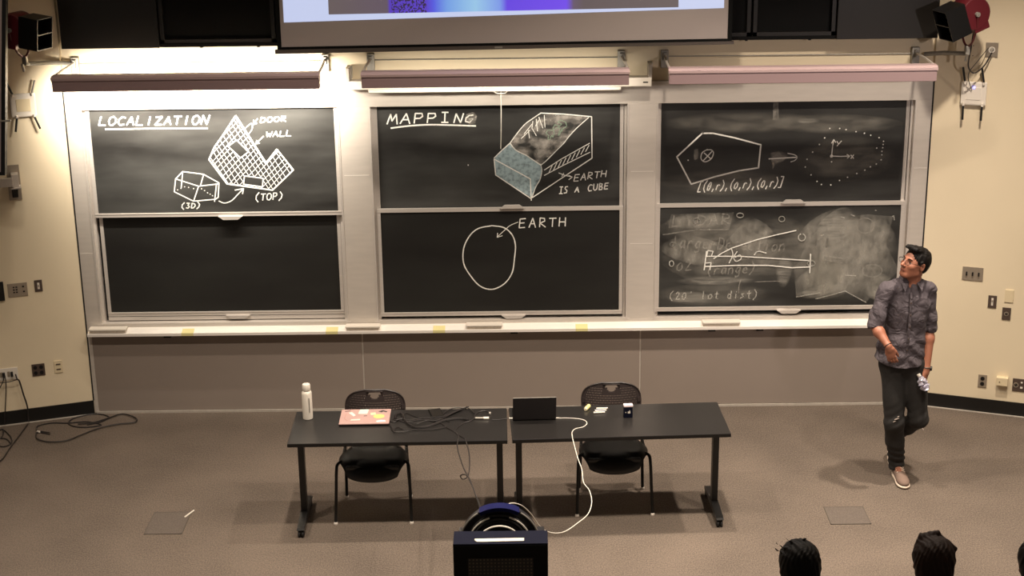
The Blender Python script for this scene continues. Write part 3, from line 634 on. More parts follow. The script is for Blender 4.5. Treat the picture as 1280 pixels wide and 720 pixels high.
def ring(cx, cy, rx, ry, op=0): return [(cx+rx*math.cos(a), cy+ry*math.sin(a)) for a in [i*2*math.pi/9+op for i in range(10 if not op else 9)]]
for a in ((203,82,15,13),(420,54,17,11),(628,72,15,13),(82,198,12,11),(77,293,11,14),(775,292,19,13)): k.line(ring(*a), .008, True)
k.line(ring(728,162,17,18,-1.2), .008, True)
k.line([(288,268),(330,240),(380,215),(500,175),(600,150),(700,128)], .009).line([(250,257),(420,257),(600,268),(765,278)], .009).line([(245,308),(400,302),(560,302),(680,314),(765,310)], .010)
k.line([(772,245),(770,290),(768,340)], .009).line([(252,232),(240,325)], .009).line([(252,260),(258,228),(285,232),(275,258)], .008).line([(250,290),(275,288),(268,325)], .008)
k.line([(375,215),(383,250),(365,290)], .009, True).line([(405,232),(388,262),(400,282),(425,268),(418,250),(395,262)], .008, True).line([(490,250),(510,232),(550,240)], .009, True)
k.build('chalk_drawing', m_chalk, b3l)
# ------------------------------------------------------------ chalkboard lights on brackets
for (x0, x1, lab, lit) in ((-3.545, -1.503, 'left chalkboard light, a long mauve-grey trough throwing bright light on the wall', 5),
                      (-1.188, .855, 'middle chalkboard light, a long mauve-grey trough under the projection screen', .6),
                      (1.152, 3.192, 'right chalkboard light, a long pinkish trough above the dotted drawing', .0)):
    t = thing('board_light_fixture', lab, 'light', ((x0+x1)/2, -.56, 2.89))
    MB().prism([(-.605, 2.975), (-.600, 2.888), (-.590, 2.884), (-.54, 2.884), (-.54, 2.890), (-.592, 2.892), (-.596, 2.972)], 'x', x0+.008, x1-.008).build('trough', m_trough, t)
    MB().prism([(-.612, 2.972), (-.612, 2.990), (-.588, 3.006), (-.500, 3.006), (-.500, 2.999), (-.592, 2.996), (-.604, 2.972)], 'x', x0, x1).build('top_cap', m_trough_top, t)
    for x in (x0+.004, x1-.010): MB().prism([(-.604, 2.99), (-.596, 2.886), (-.54, 2.886), (-.50, 3.0)], 'x', x, x+.006).build('end_plate', m_trough, t)
    mt = m_tube if lit > 1 else M('dim_tube', (235, 228, 214), .4)
    MB().cyl((x0+.06, -.555, 2.945), (x1-.06, -.555, 2.945), .013).build('lamp_tube', mt, t, True)
    for x, s in ((x0+.012, 1), (x1-.012, -1)):
        MB().bb((x-.030+s*.012, .0, 2.905), (x+.030+s*.012, .045, 3.045), .003).bb((x-.012+s*.012, -.03, 2.97), (x+.012+s*.012, 0, 3.03)).build('wall_bracket', m_galv, t)
        MB().tube([(x+s*.012, -.02, 3.005), (x, -.30, 3.002), (x, -.51, 2.998)], .010).build('arm', m_alu, t, True)
    MB().cyl((x0+.04, .036, 2.992), (x1-.04, .036, 2.990), .0045, n=8).build('tie_rod', m_galv, t, True)
# retractable screen casing and its pull cord
t = thing('roller_screen_case', 'slim white roller screen casing under the middle light', 'screen case', (-.13, -.08, 2.776))
MB().bb((-1.33, -.125, 2.782), (1.062, -.02, 2.852), .008).build('case', m_white, t)
MB().bb((-1.18, -.118, 2.756), (.82, -.085, 2.781), .003).build('slat_bar', m_white, t)
for x in (-1.345, 1.048): MB().bb((x-.008, -.12, 2.78), (x+.016, .0, 2.955)).bb((x-.008, -.02, 2.85), (x+.03, .045, 2.955)).build('end_bracket', m_alu, t)
MB().bb((.995, -.1275, 2.812), (1.035, -.125, 2.821)).build('slot', m_hole, t)
MB().tube([(-.131, -.10, 2.765), (-.130, -.102, 2.6), (-.134, -.10, 2.4), (-.138, -.10, 2.285)], .0035).build('pull_cord', m_cordw, t)
MB().tube([(-.131+.05*math.cos(a), -.122, 2.755+.016*math.sin(a)) for a in [i*math.pi/7 for i in range(14)]], .0035, 6, True).build('cord_loop', m_cordw, t)
# dark cabinetry above
t = thing('dark_wall_cabinet', 'wide black panelled cabinet across the top of the front wall', 'cabinet', (-.14, -.0, 3.13))
MB().bb((-3.583, -.08, 3.133), (3.305, .044, 3.160)).build('base_rail', m_cab2, t)
for a, b in ((-3.583, -2.812), (2.512, 3.305)): MB().bb((a, -.100, 3.132), (b, .044, 3.9), .004).build('door_panel', m_cab, t)
MB().bb((-2.805, -.02, 3.15), (2.505, .044, 3.9)).build('back_panel', m_cab2, t)
for a, b in ((-2.805, -1.90), (1.66, 1.84), (1.86, 2.505)): 
    MB().bb((a, -.066, 3.16), (b, -.02, 3.19)).bb((a, -.066, 3.16), (a+.03, -.02, 3.9)).bb((b-.03, -.066, 3.16), (b, -.02, 3.9)).build('recessed_frame', m_cab, t)
for x in (-2.5, -2.05, 1.8, 2.3): MB().bb((x, -.06, 3.122), (x+.02, -.02, 3.133)).build('stop_block', m_cab2, t)
# projection screen
t = thing('projection_screen', 'large hanging projection screen showing the lower edge of a blue slide', 'projection screen', (-.09, -.35, 3.12))
MB().prism([(-1.815, 3.168), (1.625, 3.191), (1.61, 4.4), (-1.80, 4.4)], 'y', -.352, -.350).build('fabric', m_screen, t)
for s in ((-1.845, -1.813, 3.16), (1.622, 1.655, 3.18)): MB().bb((s[0], -.356, s[2]), (s[1], -.352, 4.4)).build('black_border', m_cab2, t)
MB().prism([(-1.845, 3.148), (1.655, 3.171), (1.655, 3.190), (-1.845, 3.167)], 'y', -.358, -.345).build('black_hem', m_cab2, t)
MB().prism([(-1.862, 3.118), (1.672, 3.150), (1.672, 3.172), (-1.862, 3.149)], 'y', -.375, -.335).build('weight_bar', M('dark_bar', (96, 88, 82), .4, .4), t)
MB().prism([(-.17, 3.142), (-.11, 3.142), (-.11, 3.156), (-.17, 3.156)], 'y', -.378, -.375).build('bar_label', m_galv, t)
m_sl = M('slide_pale_blue', (206, 216, 250), .8, emit=.86); m_sl.node_tree.nodes['Principled BSDF'].inputs['Base Color'].default_value = (.1, .1, .1, 1)
MB().prism([(-1.784, 3.357), (1.589, 3.425), (1.585, 4.38), (-1.78, 4.38)], 'y', -.3545, -.3525).build('projected_slide', m_sl, t)
m_pic = bpy.data.materials.new('slide_picture'); m_pic.use_nodes = True; N = m_pic.node_tree.nodes; L = m_pic.node_tree.links; b = N['Principled BSDF']
b.inputs['Base Color'].default_value = (.05, .05, .05, 1); b.inputs['Roughness'].default_value = .8
tc = N.new('ShaderNodeTexCoord'); sx = N.new('ShaderNodeSeparateXYZ'); L.new(tc.outputs['Generated'], sx.inputs[0])
r = N.new('ShaderNodeValToRGB'); L.new(sx.outputs[0], r.inputs[0]); e = r.color_ramp.elements
stops = [(0, (104, 92, 92)), (.17, (100, 86, 100)), (.175, (86, 58, 190)), (.28, (92, 66, 205)), (.30, (86, 92, 230)), (.34, (120, 165, 236)), (.42, (158, 205, 240)), (.49, (130, 160, 240)), (.51, (106, 72, 232)), (.68, (116, 76, 240)), (.70, (104, 88, 110)), (.73, (98, 86, 88)), (1, (104, 92, 92))]
e[0].position = 0; e[0].color = (*lin(stops[0][1]), 1); e[1].position = 1; e[1].color = (*lin(stops[-1][1]), 1)
for p, c in stops[1:-1]: q = e.new(p); q.color = (*lin(c), 1)
vn = N.new('ShaderNodeTexNoise'); vn.inputs['Scale'].default_value = 60; L.new(tc.outputs['Object'], vn.inputs['Vector'])
c1 = N.new('ShaderNodeMath'); c1.operation = 'GREATER_THAN'; c1.inputs[1].default_value = .52; L.new(vn.outputs['Fac'], c1.inputs[0])
c2 = N.new('ShaderNodeMath'); c2.operation = 'COMPARE'; c2.inputs[1].default_value = .23; c2.inputs[2].default_value = .05; L.new(sx.outputs[0], c2.inputs[0])
c3 = N.new('ShaderNodeMath'); c3.operation = 'MULTIPLY'; L.new(c1.outputs[0], c3.inputs[0]); L.new(c2.outputs[0], c3.inputs[1])
mx = N.new('ShaderNodeMix'); mx.data_type = 'RGBA'; L.new(c3.outputs[0], mx.inputs[0]); L.new(r.outputs[0], mx.inputs[6]); mx.inputs[7].default_value = (*lin((50, 36, 66)), 1)
L.new(mx.outputs[2], b.inputs['Emission Color']); b.inputs['Emission Strength'].default_value = .9
MB().prism([(-1.437, 3.414), (1.240, 3.436), (1.236, 4.2), (-1.433, 4.2)], 'y', -.3565, -.3548).build('slide_picture', m_pic, t)

# ------------------------------------------------------------ stage spotlights beside the boards
def rotm(z, x=0, y=0): return Matrix.Rotation(z, 4, 'Z') @ Matrix.Rotation(y, 4, 'Y') @ Matrix.Rotation(x, 4, 'X')
def spotlamp(label, loc, aim, clamp, pole):
    t = thing('stage_spotlight', label, 'spotlight', loc)
    A = Vector(aim).normalized(); s = A.cross(Vector((0, 0, 1))).normalized(); u = s.cross(A)
    R = Matrix((A, s, u)).transposed()
    c = Vector(loc)
    def W(x, y, z): return c+R @ Vector((x, y, z))
    # drum housing: axis along s
    MB().lathe(c-s*.085, [(.05, -.004), (.118, 0), (.128, .012), (.128, .158), (.118, .17), (.05, .174)], 28, s).build('housing', m_maroon, t, True)
    MB().box(W(-.02, 0, -.115), (.13, .165, .06), R, .006).build('ballast_box', m_maroon, t)
    # open square snoot with divider
    h = .118; w_ = .092; f = MB()
    for sg in (-1, 1):
        f.box(W(.165, sg*w_, 0), (.17, .006, 2*h), R); f.box(W(.165, 0, sg*h), (.17, 2*w_, .006), R)
    f.box(W(.082, 0, 0), (.006, 2*w_, 2*h), R); f.build('snoot', m_frame, t)
    MB().box(W(.20, 0, 0), (.10, 2*w_, .008), R).build('divider', m_frame, t)
    MB().cyl(W(.086, 0, 0), W(.092, 0, 0), .085).build('lens', m_cab, t, True)
    for sg in (-1, 1): MB().cyl(c+s*sg*.09, c+s*sg*.112, .018).build('pivot_knob', m_galv, t, True)
    pts = []
    cl = Vector(clamp)
    for i in range(13):
        a = math.pi*i/12; pts.append(c+s*(.105*math.cos(a))+(cl+Vector((0, 0, .05))-c)*(math.sin(a)**.8 if 0 < i < 12 else 0))
    MB().tube(pts, .009).build('yoke', m_maroon, t, True)
    MB().box(cl+Vector((0, 0, .02)), (.035, .05, .07), None, .005).cyl(cl+Vector((-.01, -.05, .0)), cl+Vector((-.01, -.02, -.06)), .010).build('clamp', m_galv, t)
    MB().tube(pole, .017).build('support_pipe', m_galv, t, True)
    return t
spotlamp('dark spotlight on the left wall with its open box pointing at the boards', (-3.815, -.42, 3.345), (.92, -.34, -.12), (-3.80, -.36, 3.07),
         [(-3.55, .0, 3.0), (-3.68, -.12, 3.03), (-3.79, -.34, 3.06), (-3.80, -.36, 3.085)])
rl = spotlamp('maroon spotlight on the right wall tilted down toward the boards', (3.455, -.42, 3.375), (-.86, -.28, -.34), (3.47, -.36, 3.06),
         [(3.24, .0, 2.99), (3.36, -.12, 3.02), (3.46, -.34, 3.05), (3.48, -.36, 3.07)])
MB().tube(spl([(3.50, -.40, 3.25), (3.50, -.36, 3.10), (3.50, -.32, 2.95), (3.57, -.25, 2.88), (3.66, -.2, 2.93), tuple(onR(.43, 3.03, .05))]), .006).build('power_cord', m_cord, rl, True)
MB().tube(spl([tuple(onR(.40, 3.06, .03)), (3.60, -.24, 2.98), (3.54, -.2, 2.86), tuple(onR(.30, 2.72, .05))]), .003).build('thin_lead', m_cord, rl, True)

# ------------------------------------------------------------ wall plates
def plate(side, s, z, w_, h, label, mat, name='wall_plate', cat='wall plate', depth=.008, details=()):
    fn = onL if side == 'L' else onR; p = fn(s, z, 0)
    t = thing(name, label, cat, p, TL if side == 'L' else -TR)
    MB().bb((-w_/2, -depth, -h/2), (w_/2, 0, h/2), .003).build('cover', mat, t, world=False)
    for d in details:
        if d[0] == 'b': MB().bb((d[1]-d[3]/2, -depth-d[6] if len(d) > 6 else -depth-.003, d[2]-d[4]/2), (d[1]+d[3]/2, -depth+.001, d[2]+d[4]/2), .001).build(d[5][0], d[5][1], t, world=False)
        if d[0] == 'c': MB().cyl((d[1], -depth-.004, d[2]), (d[1], -depth+.001, d[2]), d[3], n=14).build(d[5][0], d[5][1], t, world=False)
    return t
def holes(pts, w_, h, nm='socket', mt=None): return [('b', x, z, w_, h, (nm, mt or m_hole)) for x, z in pts]
plate('L', .516, 1.169, .155, .115, 'steel plate with a block of small buttons, left of the boards', m_steel, 'control_plate', 'control panel',
      details=holes([(-.03+a*.022, .025-b*.022) for a in (0, 1) for b in (0, 1, 2)], .014, .011, 'button')+holes([(.045, .025), (.048, -.018)], .016, .012, 'button'))
plate('L', .350, 1.185, .062, .098, 'narrow dark brown switch plate beside the steel button plate', m_brown, 'switch_plate', 'switch', details=[('b', 0, 0, .018, .055, ('rocker', m_white)), ('b', 0, 0, .010, .02, ('toggle', m_steel), .008)])
plate('L', .668, 1.172, .09, .16, 'black device cut by the left edge beside the button plate', m_black, 'wall_intercom', 'intercom', .02, holes([(0, .02)], .05, .05, 'display', m_cab))
pp = plate('L', .693, .450, .21, .105, 'white outlet strip with cords plugged in, low on the left wall', m_white, 'outlet_strip', 'outlet',
      details=holes([(-.07, 0), (-.03, 0), (.03, 0)], .020, .045, 'socket', m_steel))
for x in (-.07, -.01, .055): MB().bb((x-.010, -.035, -.02), (x+.010, -.009, .02), .004).build('plug', m_rubber, pp, world=False)
plate('L', .423, .454, .105, .105, 'dark brown plate with four sockets low on the left wall', m_brown, 'quad_outlet', 'outlet', details=[('c', a*.024, b*.024, .016, 0, ('socket', m_hole)) for a in (-1, 1) for b in (-1, 1)])
plate('L', .261, .461, .066, .108, 'narrow beige plate with two slots nearest the left corner', m_ivory, 'slot_plate', 'outlet', details=holes([(0, .022), (0, -.022)], .036, .010, 'slot', m_brown))
plate('R', .416, 1.202, .165, .115, 'steel plate with three toggle switches right of the standing man', m_steel, 'switch_plate', 'switch', details=[('b', x, 0, .012, .03, ('toggle', m_hole), .012) for x in (-.048, 0, .048)])
plate('R', .588, .978, .068, .105, 'dark plate with a pale slider, left of the blank ivory plate', m_brown, 'slider_plate', 'switch', details=[('b', 0, 0, .016, .065, ('slider', m_white)), ('b', 0, .01, .012, .012, ('slider_knob', m_steel), .01)])
plate('R', .716, 1.039, .068, .108, 'blank ivory wall plate above the dark jack plate', m_ivory, 'blank_plate', 'wall plate')
plate('R', .706, .886, .068, .105, 'dark jack plate directly below the blank ivory plate', m_brown, 'jack_plate', 'outlet', details=[('c', 0, .0, .018, 0, ('jack_ring', m_steel)), ('c', 0, 0, .012, 0, ('jack', m_hole))])
plate('R', .562, .278, .070, .112, 'steel double outlet above the right baseboard', m_steel, 'duplex_outlet', 'outlet', details=[('c', 0, .023, .017, 0, ('socket', m_hole)), ('c', 0, -.023, .017, 0, ('socket', m_hole))])
plate('R', .720, .304, .092, .070, 'small ivory surface box beside the steel double outlet', m_ivory, 'surface_box', 'junction box', .05, [('c', -.02, 0, .004, 0, ('screw', m_brown))])
plate('R', .875, .277, .145, .110, 'brown four-way socket plate at the right edge of the picture', m_brown, 'socket_plate', 'outlet', details=[('c', -.045, 0, .022, 0, ('socket', m_steel)), ('c', -.045, 0, .015, 0, ('socket_core', m_hole)), ('b', .0, .025, .015, .012, ('jack', m_white)), ('b', .0, -.02, .02, .016, ('jack', m_white)), ('c', .045, 0, .022, 0, ('socket', m_steel))])
plate('R', .426, 3.044, .095, .115, 'steel outlet beside the maroon spotlight with its cord plugged in', m_steel, 'high_outlet', 'outlet', details=[('c', 0, .0, .025, 0, ('plug', m_white)), ('c', 0, 0, .018, 0, ('plug_cap', m_galv))])
plate('R', .285, 3.03, .075, .115, 'blank cream plate on the wall beneath the maroon spotlight', m_cream, 'painted_plate', 'wall plate', .005, [('c', 0, .04, .004, 0, ('screw', m_brown)), ('c', 0, -.04, .004, 0, ('screw', m_brown))])
# ------------------------------------------------------------ wireless access points
for side, lab in (('L', 'white access point with four black antennas on the left wall'), ('R', 'white access point with a blue light on the right wall')):
    p = (onL if side == 'L' else onR)(.315, 2.695, 0)
    t = thing('wireless_access_point', lab, 'router', p, TL if side == 'L' else -TR)
    MB().bb((-.098, -.035, -.095), (.098, -.012, .095), .012).build('housing', m_white, t, world=False)
    MB().bb((-.06, -.012, -.06), (.06, 0, .06), .002).build('mount', m_galv, t, world=False)
    MB().bb((-.055, -.039, -.05), (.055, -.034, .05), .002).build('face_plate', m_ivory if side == 'L' else m_white, t, world=False)
    if side == 'R': MB().cyl((0, -.042, .048), (0, -.036, .048), .009).build('status_light', M('blue_led', (120, 120, 255), .5, emit=4), t, world=False)
    lean = {'L': ((-.075, .085, -.035, .11), (.075, .085, .03, .11), (-.06, -.085, -.02, -.12), (.075, -.085, .035, -.11)),
            'R': ((-.072, .085, -.022, .125), (.072, .085, -.022, .125), (-.072, -.085, .003, -.125), (.072, -.085, .0, -.125))}[side]
    for x, z, dx, dz in lean:
        MB().cyl((x, -.045, z-dz*.08), (x, -.045, z+dz*.1), .010).build('antenna_base', m_white, t, world=False)
        MB().cyl((x, -.045, z+dz*.1), (x+dx, -.050, z+dz), .0085, .0085).build('antenna', m_black if not (side == 'L' and x > 0 and z > 0) else m_galv, t, True, world=False)
# ------------------------------------------------------------ big panel on a wall arm, left edge
t = thing('wall_display', 'large flat grey panel on a wall arm, cut by the left edge', 'display', (-4.45, -.85, 2.3))
for nm, mt, y0, y1, i in (('front_panel', M('grey_panel', (158, 146, 142), .5), -.86, -.84, .028), ('frame', m_frame, -.855, -.80, 0)):
    MB().prism([(-5.1, 2.302+i), (-3.893-i, 2.302+i), (-3.725-i, 3.75), (-5.1, 3.75)], 'y', y0, y1).build(nm, mt, t)
MB().cyl((-3.90, -.862, 2.72), (-3.80, -.862, 2.725), .006).build('catch', m_galv, t)
p = onL(.45, 2.07, 0)
t2 = thing('swing_mount', 'grey steel wall bracket with an arm reaching behind the left panel', 'bracket', p, TL)
MB().bb((-.05, -.008, -.145), (.05, 0, .145), .003).build('mounting_plate', m_steel, t2, world=False)
MB().bb((-.02, -.10, -.02), (.035, -.008, .085), .003).build('hinge_block', m_alu, t2, world=False)
MB().bb((-.035, -.12, -.030), (.05, -.008, -.020), .001).build('shelf_plate', m_alu, t2, world=False)
MB().bb((-.025, -.05, -.115), (.022, -.008, -.03), .003).build('cable_box', m_black, t2, world=False)
MB().box((-.26, -.11, .03), (.50, .04, .07), None, .004).build('arm', m_alu, t2, world=False)

# ------------------------------------------------------------ tables
def table(label, cx, cy, rz, L_=1.532, D_=.592):
    t = thing('folding_table', label, 'table', (cx, cy, 0), rz)
    MB().bb((-L_/2, -D_/2, .712), (L_/2, D_/2, .737), .003).build('tabletop', m_top, t, world=False)
    MB().bb((-L_/2-.001, -D_/2-.001, .711), (L_/2+.001, -D_/2+.002, .7345)).bb((-L_/2-.001, D_/2-.002, .711), (L_/2+.001, D_/2+.001, .7345)).bb((-L_/2-.001, -D_/2, .711), (-L_/2+.002, D_/2, .7345)).bb((L_/2-.002, -D_/2, .711), (L_/2+.001, D_/2, .7345)).build('edge_band', m_edge, t, world=False)
    MB().bb((-L_/2+.1, -.02, .68), (L_/2-.1, .02, .711)).build('crossbar', m_frame, t, world=False)
    for s in (-1, 1):
        x = s*(L_/2-.055)
        MB().bb((x-.022, -.035, .09), (x+.022, .035, .70), .004).build('leg', m_frame, t, world=False)
        MB().bb((x-.03, -.22, .690), (x+.03, .22, .711), .003).build('top_bracket', m_frame, t, world=False)
        f = MB().prism([(-.28, .062), (-.26, .048), (.26, .048), (.28, .062), (.27, .075), (.05, .095), (-.05, .095), (-.27, .075)], 'x', x-.026, x+.026).build('foot', m_frame, t, world=False)
        for yy in (-.255, .255):
            MB().cyl((x-.020, yy, .025), (x-.006, yy, .025), .025, n=18).cyl((x+.006, yy, .025), (x+.020, yy, .025), .025, n=18).cyl((x-.022, yy, .025), (x+.022, yy, .025), .008).cyl((x, yy, .03), (x, yy, .06), .012).build('caster', m_rubber, f, world=False)
        MB().cyl((x+s*.022, -.0, .66), (x+s*.05, 0, .66), .012).build('release_knob', m_rubber, t, world=False)
    return t
table('left black folding table carrying the white bottle and the cord heap', -.868, -2.098, math.radians(.8))
table('right black folding table carrying the open laptop and chalk', .690, -2.048, math.radians(2.5))

# ------------------------------------------------------------ chairs
def chair(label, loc, rz=0):
    t = thing('stacking_chair', label, 'chair', loc, rz, 'black stacking chairs behind the tables')
    # seat shell: superellipse grid with a waterfall front (front = -y)
    NU, NV = 26, 22
    def sp(u, v):
        n = 2.1; k = (abs(u)**n+abs(v)**n)**(1/n) or 1; q = max(abs(u), abs(v))/k if k else 1
        x = u*q*.252; y = v*q*.235; z = .452+.012*(abs(u)**2.5)
        if v < -.3: z -= .075*((-v-.3)/.7)**2.2
        z -= .035*max(0, max(abs(u), abs(v))-.82)/.18
        if v > .6: z += .018*(v-.6)/.4
        return Vector((x, y-.01, z))
    V = [sp(-1+2*i/NU, -1+2*j/NV) for j in range(NV+1) for i in range(NU+1)]
    F = [(j*(NU+1)+i, j*(NU+1)+i+1, (j+1)*(NU+1)+i+1, (j+1)*(NU+1)+i) for j in range(NV) for i in range(NU)]
    s = MB().add(V, F).build('seat', m_seat, t, True, world=False)
    md = s.modifiers.new('thick', 'SOLIDIFY'); md.thickness = .022; md.offset = -1
    for sg in (-1, 1):
        MB().box((sg*.12, -.02, .415), (.14, .3, .03), None, .01).build('seat_block', m_seat, t, world=False)
    # perforated backrest
    NU, NV = 34, 17; vs = []; fs = []
    def bp(u, v):   # u -1..1, v 0..1
        a = abs(2*v-1)**2.6; wd = .218*(1-a)**(1/2.6) if 0 < v < 1 else 0
        wd = max(wd, .218*(.62 if v <= .5 else .42) if v in (0, 1) else wd)
        x = u*wd; z = .575+.285*v; y = .205+.085*v-.05*(1-(x/.218)**2)+.03
        return Vector((x, y-.03, z+.0))
    for j in range(NV):
        for i in range(NU):
            P = [bp(-1+2*(i+a)/NU, (j+b_)/NV) for a, b_ in ((0, 0), (1, 0), (1, 1), (0, 1))]; c = sum(P, Vector())/4; b0 = len(vs); vs += P
            hole = 2 <= i < NU-2 and 1 <= j < NV-2 and not (abs(i-NU/2+.5) < 6.5 and j > NV-6)
            grip = abs(i-NU/2+.5) < 4.6-(NV-2-j)*1.3 and NV-4 <= j <= NV-2
            if grip: continue
            if hole:
                sh = .30 if (i+j) % 2 else .22
                M4 = [(P[k_]+P[(k_+1) % 4])/2 for k_ in range(4)]; vs += [c+(m_-c)*sh*2.1 for m_ in M4]
                for k_ in range(4): fs.append((b0+k_, b0+(k_+1) % 4, b0+4+k_)); fs.append((b0+(k_+1) % 4, b0+4+(k_+1) % 4, b0+4+k_))
            else: fs.append((b0, b0+1, b0+2, b0+3))
    bk = MB().add(vs, fs).build('backrest', m_mesh, t, False, world=False)
    md = bk.modifiers.new('thick', 'SOLIDIFY'); md.thickness = .007
    rim = [bp(-1, j/24) for j in range(1, 24)]; rim2 = [bp(1, j/24) for j in range(23, 0, -1)]
    MB().tube(rim+[bp(u, 1) for u in (-.8, -.4, 0, .4, .8)]+rim2+[bp(u, 0) for u in (.8, .4, 0, -.4, -.8)], .0065, 6, True).build('back_rim', m_mesh, t, True, world=False)
    gr = [bp(0, .975)+Vector((.060*math.cos(a), -.0035, .062*math.sin(a)-.004)) for a in [-math.pi*i/12 for i in range(13)]]
    MB().tube(gr, .006, 6, True).build('grip_rim', m_mesh, t, True, world=False)
    for sg in (-1, 1):
        MB().tube(spl([(sg*.10, -.06, .43), (sg*.21, -.07, .432), (sg*.252, -.10, .425), (sg*.262, -.13, .38), (sg*.268, -.17, .20), (sg*.275, -.215, .012)]), .0115).build('leg', m_frame, t, True, world=False)
        MB().tube(spl([(sg*.214, .20, .68), (sg*.222, .172, .56), (sg*.226, .165, .44), (sg*.232, .20, .22), (sg*.240, .235, .012)]), .0115).build('leg', m_frame, t, True, world=False)
        MB().tube(spl([(sg*.226, .165, .44), (sg*.23, .05, .425), (sg*.235, -.08, .43)]), .010).build('seat_rail', m_frame, t, True, world=False)
        for x, y in ((sg*.275, -.216), (sg*.240, .236)): MB().lathe((x, y, 0), [(.014, 0), (.016, .004), (.014, .016), (.010, .02)], 12).build('glide', m_glide, t, True, world=False)
    return t
c1 = chair('black chair with perforated back behind the left table', (-1.075, -1.955, 0), 0)
c2 = copy_tree(c1); c2.location = (.672, -1.865, 0); c2.rotation_euler = (0, 0, math.radians(.5)); c2['label'] = 'black chair with perforated back behind the right table'

# ------------------------------------------------------------ things on the tables
ZT_ = .737
t = thing('water_bottle', 'white metal water bottle at the left end of the left table', 'bottle', (-1.541, -1.945, ZT_))
MB().lathe((-1.541, -1.945, ZT_), [(.031, 0), (.036, .004), (.037, .02), (.037, .195), (.034, .208), (.026, .216), (.026, .222)], 24).build('body', m_white, t, True)
MB().lathe((-1.541, -1.945, ZT_+.221), [(.0285, 0), (.030, .004), (.030, .036), (.026, .046), (.012, .049)], 24).build('cap', m_white, t, True)
MB().bb((-1.5235, -1.9815, ZT_+.06), (-1.5185, -1.976, ZT_+.17)).build('side_lettering', m_galv, t)
# closed laptop with stickers
t = thing('laptop', 'closed rose-gold laptop covered in stickers on the left table', 'laptop', (-1.125, -1.965, ZT_), math.radians(.8))
MB().bb((-.178, -.134, .0), (.178, .134, .011), .004).build('base', m_cab2, t, world=False)
MB().bb((-.180, -.136, .011), (.180, .136, .020), .004).build('lid', m_pink, t, world=False)
def stick(name, pts, col, nm='sticker'):
    MB().prism(pts, 'z', .0200, .0208).build(nm, M(name, col, .6), t, world=False)
stick('mint_sticker', [(-.055, .045), (.012, .045), (.018, .128), (-.045, .128)], (196, 222, 204))
stick('yellow_sticker', [(.10+.042*math.cos(a), -.005+.04*math.sin(a)) for a in [i*.6283 for i in range(10)]], (230, 200, 120))
stick('cream_sticker', [(.04, .02), (.075, .03), (.07, .07), (.035, .06)], (240, 214, 170))
stick('white_sticker', [(-.125, .07), (-.10, .03), (-.085, .0), (-.07, .02), (-.10, .08)], (244, 226, 214))
stick('white_sticker', [(-.10, -.075), (-.035, -.07), (-.03, -.05), (-.095, -.055)], (242, 222, 206))
stick('white_sticker', [(.09, -.11), (.155, -.105), (.15, -.08), (.12, -.075), (.085, -.09)], (248, 230, 222))
stick('black_sticker', [(.09, .085), (.12, .11), (.135, .10), (.155, .085), (.15, .07), (.125, .085), (.115, .07)], (50, 44, 44))
stick('brown_sticker', [(-.155, .10), (-.115, .112), (-.11, .10), (-.15, .088)], (120, 90, 84))
stick('grey_sticker', [(-.01, .0), (.015, .004), (.012, .014), (-.008, .012)], (110, 84, 80))
stick('pale_sticker', [(-.15, -.03), (-.143, .05), (-.136, .05), (-.142, -.04), (-.12, -.075), (-.128, -.08)], (190, 150, 140))
# phone
t = thing('mobile_phone', 'black phone lying among the cords on the left table', 'phone', (-.617, -1.885, ZT_), math.radians(14))
MB().bb((-.045, -.078, 0), (.045, .078, .010), .004).build('body', m_cab2, t, world=False)
MB().bb((-.040, -.070, .010), (.040, .070, .0108)).build('screen', m_cab, t, world=False)
# cords
m_ = MB()
for i, c in enumerate(TABLE_LOOPS): m_.tube(spl([(x, y, z+.002*i) for x, y, z in c]), .0040, 6)
for dz in (.006, .012): m_.tube(spl([(x*1+.012, y-.02, z+dz) for x, y, z in TABLE_LOOPS[2]]), .0040, 6)
m_.tube(spl([(x+.02, y+.012, z+.01) for x, y, z in TABLE_LOOPS[0]]), .0040, 6)
tag(m_.build('cord_heap', m_cord, smooth=True, kind='stuff'), 'dark cord heap tangled on the left table beside the closed laptop', 'cord')
tag(MB().tube(spl(CORD_A), .0042, 6).build('long_cable', m_cord, smooth=True), 'dark looped cord hanging off the left table, the right one of two', 'cord')
tag(MB().tube(spl(CORD_B), .0042, 6).build('long_cable', m_cord, smooth=True), 'dark cord hanging off the left table, the left one of two', 'cord')
tag(MB().tube(spl(WHITE_CORD), .0028, 8).build('power_cord', m_cordw, smooth=True), 'white power cord looping from the open laptop to the lectern', 'cord')
a = Vector((-.331, -1.998, ZT_+.009)); b = Vector((-.232, -2.000, ZT_+.009))
t = thing('cable_adapter', 'grey and white cable adapter on the left table beside the table joint', 'adapter', (-.28, -2, ZT_))
MB().cyl(a, a.lerp(b, .62), .009).build('grey_body', m_galv, t, True); MB().cyl(a.lerp(b, .62), b, .010).build('white_end', m_white, t, True)
MB().tube(spl(ADAPTER_CORD), .0022, 6).build('short_cord', m_cord, t, True)
MB().tube(spl([(-.226, -1.90, ZT_+.012), (-.218, -1.95, ZT_+.02), (-.232, -1.995, ZT_+.012)]), .002, 6).build('thin_lead', m_cord, t, True)
MB().box((-.072, -2.001, ZT_+.006), (.028, .010, .009), None, .002).build('connector', m_white, t)
MB().cyl((-.228, -1.898, ZT_+.008), (-.224, -1.912, ZT_+.012), .007).build('connector', m_white, t)
